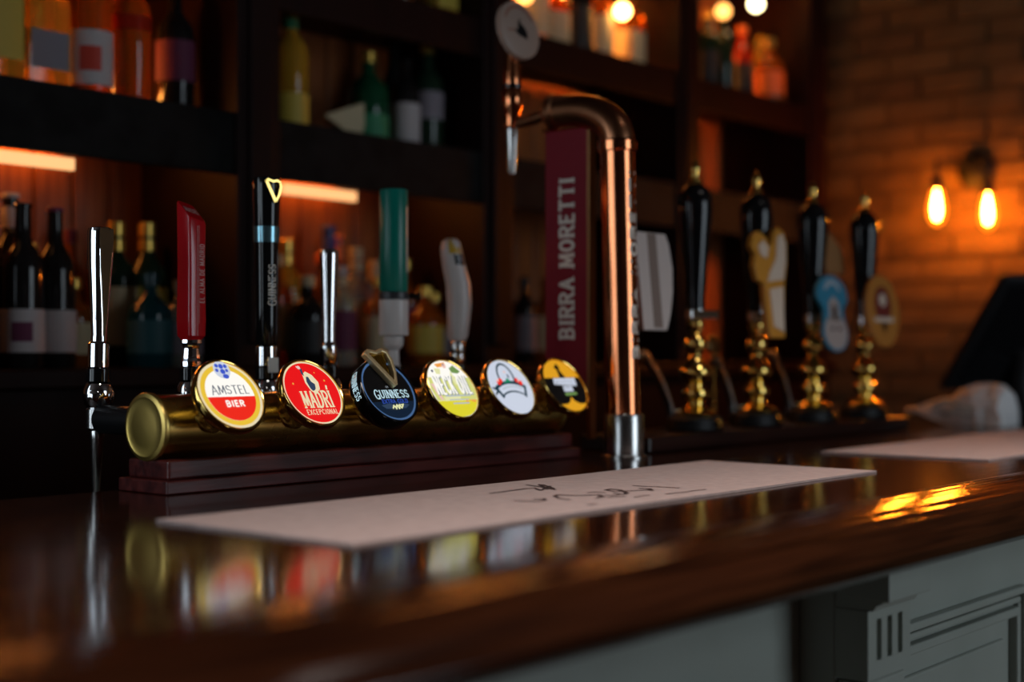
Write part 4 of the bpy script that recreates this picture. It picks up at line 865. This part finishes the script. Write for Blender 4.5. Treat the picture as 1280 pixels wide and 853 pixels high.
ZS, ZU, ZK = .6603, .9853, .1503
# first bay, shelf above the black edge
onshelf(-2, 2.37, ZS, 'square', YEL, PYE, PYE, 'yellow-green square bottle, leftmost on the black-edged shelf', 1.15, lab=(.15, .6))
onshelf(45, 2.37, ZS, 'square', YEL, PAP, PGY, 'squarish golden bottle with a grey label, second on the left shelf', 1.08, lab=(.16, .42))
onshelf(108, 2.37, ZS, 'spirit', AMB, PAP, PWH, 'amber bottle with a white label and red foot band on the left shelf', 1.05, motif=PRD, lab=(.08, .42))
onshelf(163, 2.37, ZS, 'spirit', AMB, GLD, RDG, 'amber bottle with a red shoulder and pale neck, fourth on the left shelf', 1.0, lab=(.50, .60), neckm=PAP)
onshelf(219, 2.40, ZS, 'spirit', BLK, ORG, PPU, 'dark bottle with a small faint label, last on the left shelf', .95, lab=(.25, .55))
# second bay, same shelf
onshelf(363, 2.40, ZS, 'spirit', YEL, DGR, PYE, 'green and gold bottle nearest the post on the second shelf', 1.0, lab=(.06, .3), neckm=PGR)
onshelf(460, 2.40, ZS, 'squat', GRN, GLD, PGR, 'squat bottle with a bright green lower label on the second shelf', 1.0, lab=(.06, .32))
onshelf(492, 2.46, ZS, 'slim', BLK, BLK, None, 'slim black bottle behind the green labelled one on the second shelf', .9)
onshelf(507, 2.38, ZS, 'spirit', BLK, BLK, PWH, 'black bottle with a pale pink label on the second shelf', .75, lab=(.05, .5))
onshelf(534, 2.38, ZS, 'spirit', DGR, GLD, PGY, 'dark bottle with a gold top, rightmost on the second shelf', .92, lab=(.3, .55))
p = at(424, Y=2.42); t = thing('folded_card', (p.x, 2.40, ZS), 'pale triangular folded card standing on the second shelf', 'card')
g = G(); g.loft([[(p.x - .07, 2.39, ZS + .055), (p.x + .02, 2.37, ZS + .002), (p.x + .05, 2.37, ZS + .10)], [(p.x - .07, 2.393, ZS + .055), (p.x + .02, 2.40, ZS + .002), (p.x + .05, 2.40, ZS + .10)]]); g.build('card', PAP, t, smooth=0)
# upper shelf, second to fourth bay
onshelf(497, 2.38, ZU, 'spirit', AMB, GLD, PAP, 'amber bottle at the top edge of the picture, left one in the second bay', 1.0)
onshelf(548, 2.38, ZU, 'square', AMB, GLD, PYE, 'golden bottle at the top edge of the picture, right one in the second bay', .9)
for u, kd, gl, cp_, lb_, lbl, s_ in ((668, 'spirit', CLR, GLD, PAP, 'pale bottle with a cream label, first in the bright upper bay', 1.0), (690, 'squat', AMB, GLD, PAP, 'squat amber bottle with cream label in the bright upper bay', 1.0), (722, 'spirit', BLK, BLK, PBK, 'black bottle in the middle of the bright upper bay', 1.0), (750, 'spirit', AMB, GLD, PAP, 'amber bottle with a wide cream label in the bright upper bay', .95), (784, 'square', AMB, GLD, PAP, 'square amber bottle, rightmost in the bright upper bay', .95),
                                  (884, 'spirit', DGR, GLD, PBK, 'dark green bottle, first in the upper bay next to the brick wall', .9), (903, 'spirit', DGR, GLD, None, 'dark green bottle with a gold cap in the upper bay next to the brick wall', .95), (928, 'spirit', RDG, ORG, PBK, 'red-shouldered bottle in the upper bay next to the brick wall', .85), (957, 'squat', AMB, GLD, ORG, 'squat orange bottle in the upper bay next to the brick wall', 1.0), (978, 'spirit', YEL, YEL, PYE, 'yellow bottle, rightmost in the upper bay next to the brick wall', .85)):
    onshelf(u, 2.40, ZU, kd, gl, cp_, lb_, lbl, s_)
# back counter, first bay
low = [(-8, 2.40, 'wine', BLK, ORG, PWH, 'dark wine bottle cut by the left picture edge', 1.0, None, None),
 (22, 2.36, 'wine', BLK, BLK, PWH, 'wine bottle with a white label bearing a dark purple blot', 1.0, None, PPU), (13, 2.50, 'wine', BLK, PWH, PAP, 'wine bottle with a white neck label, behind the one with the purple blot', 1.12, PWH, None), (38, 2.55, 'spirit', DAMB, GLD, None, 'brown bottle with a gold cap, behind the purple-blot wine bottle', .85, None, None),
 (68, 2.36, 'wine', BLK, PPU, PWH, 'wine bottle with a low cream label and gold shoulder band, left of the chrome tap', 1.0, None, None), (88, 2.55, 'slim', DAMB, PPU, None, 'slim brown bottle in shade behind the wine bottles', .9, None, None),
 (100, 2.45, 'squat', DAMB, GLD, PAP, 'squat brown bottle just left of the chrome tap', .8, None, None), (160, 2.42, 'spirit', DGR, GLD, PAP, 'dark bottle with a gold cap and cream shoulder label, right of the chrome tap', 1.0, GLD, None),
 (188, 2.42, 'spirit', DGR, GLD, PYE, 'dark green bottle with a gold neck, left of the red lever', 1.02, GLD, None), (196, 2.34, 'squat', TEA, TEA, TEL, 'short teal bottle left of the red lever', .85, None, None), (214, 2.38, 'squat', CLR, SLV, PGY, 'short pale bottle just left of the red lever', .8, None, None),
 (236, 2.50, 'wine', BLU, BLU, PBL, 'blue topped bottle hidden mostly by the red lever', .9, None, None), (275, 2.42, 'spirit', DAMB, DAMB, PAP, 'brown bottle between the red and black levers', .8, None, None), (292, 2.48, 'squat', AMB, GLD, PYE, 'short amber bottle between the red and black levers', .8, None, None)]
low += [(352, 2.42, 'spirit', AMB, PAP, PAP, 'amber bottle right beside the black lever', .85, None, None), (366, 2.50, 'spirit', YEL, GLD, PAP, 'golden bottle with yellow cap between black and chrome levers', 1.0, GLD, None), (380, 2.36, 'squat', BLK, PAP, PBK, 'short black bottle just left of the slim chrome lever', .9, None, None), (394, 2.48, 'spirit', AMB, ORG, PYE, 'amber bottle behind the slim chrome lever', .9, None, None),
 (412, 2.52, 'wine', BLU, PBL, PAP, 'tall bottle with a blue capsule above the slim chrome lever', 1.1, PBL, None), (426, 2.38, 'spirit', CLR, PWH, PPU, 'bottle with a mauve label right of the slim chrome lever', .78, PAP, None), (437, 2.52, 'wine', RDG, ORG, PAP, 'bottle with an orange-red capsule right of the slim chrome lever', 1.05, ORG, None), (448, 2.42, 'spirit', CLR, PAP, PAP, 'clear bottle with a cream top between chrome and green levers', .95, PAP, None),
 (463, 2.50, 'squat', CLR, PAP, PAP, 'broad pale bottle just left of the green lever', 1.15, PAP, None), (470, 2.36, 'spirit', DAMB, GLD, PAP, 'brown bottle partly behind the green lever', .7, None, None), (517, 2.44, 'spirit', DAMB, GLD, PPU, 'dark brown bottle right of the green lever', .9, None, None), (530, 2.38, 'squat', AMB, GLD, PYE, 'short amber bottle between the green and white levers', .85, None, None),
 (546, 2.50, 'spirit', DAMB, PAP, PAP, 'brown bottle with a cream shoulder left of the white lever', 1.0, PAP, None), (560, 2.40, 'squat', DAMB, GLD, PGY, 'short brown bottle directly behind the white lever', .8, None, None), (602, 2.44, 'spirit', DAMB, GLD, PYE, 'dim amber bottle right of the white lever', .7, None, None)]
low += [(655, 2.44, 'spirit', BLK, BLK, PGY, 'dim dark bottle in the third bay, farthest from the copper column', .8, None, None), (682, 2.44, 'spirit', DAMB, DAMB, PAP, 'dim brown bottle in the third bay beside the red board', .8, None, None)]
for u, y, kd, gl, cp_, lb_, lbl, s_, nk, mo in low:
    lb_rng = {'wine': (.1, .36), 'spirit': (.15, .55), 'slim': (.15, .5), 'squat': (.15, .5), 'square': (.1, .5)}[kd]
    onshelf(u, y, ZK, kd, gl, cp_, lb_, lbl, s_, neckm=nk, lab=lb_rng, motif=mo)
place_bottles()
for o in list(bpy.data.objects):
    if '_o' in o: del o['_o']
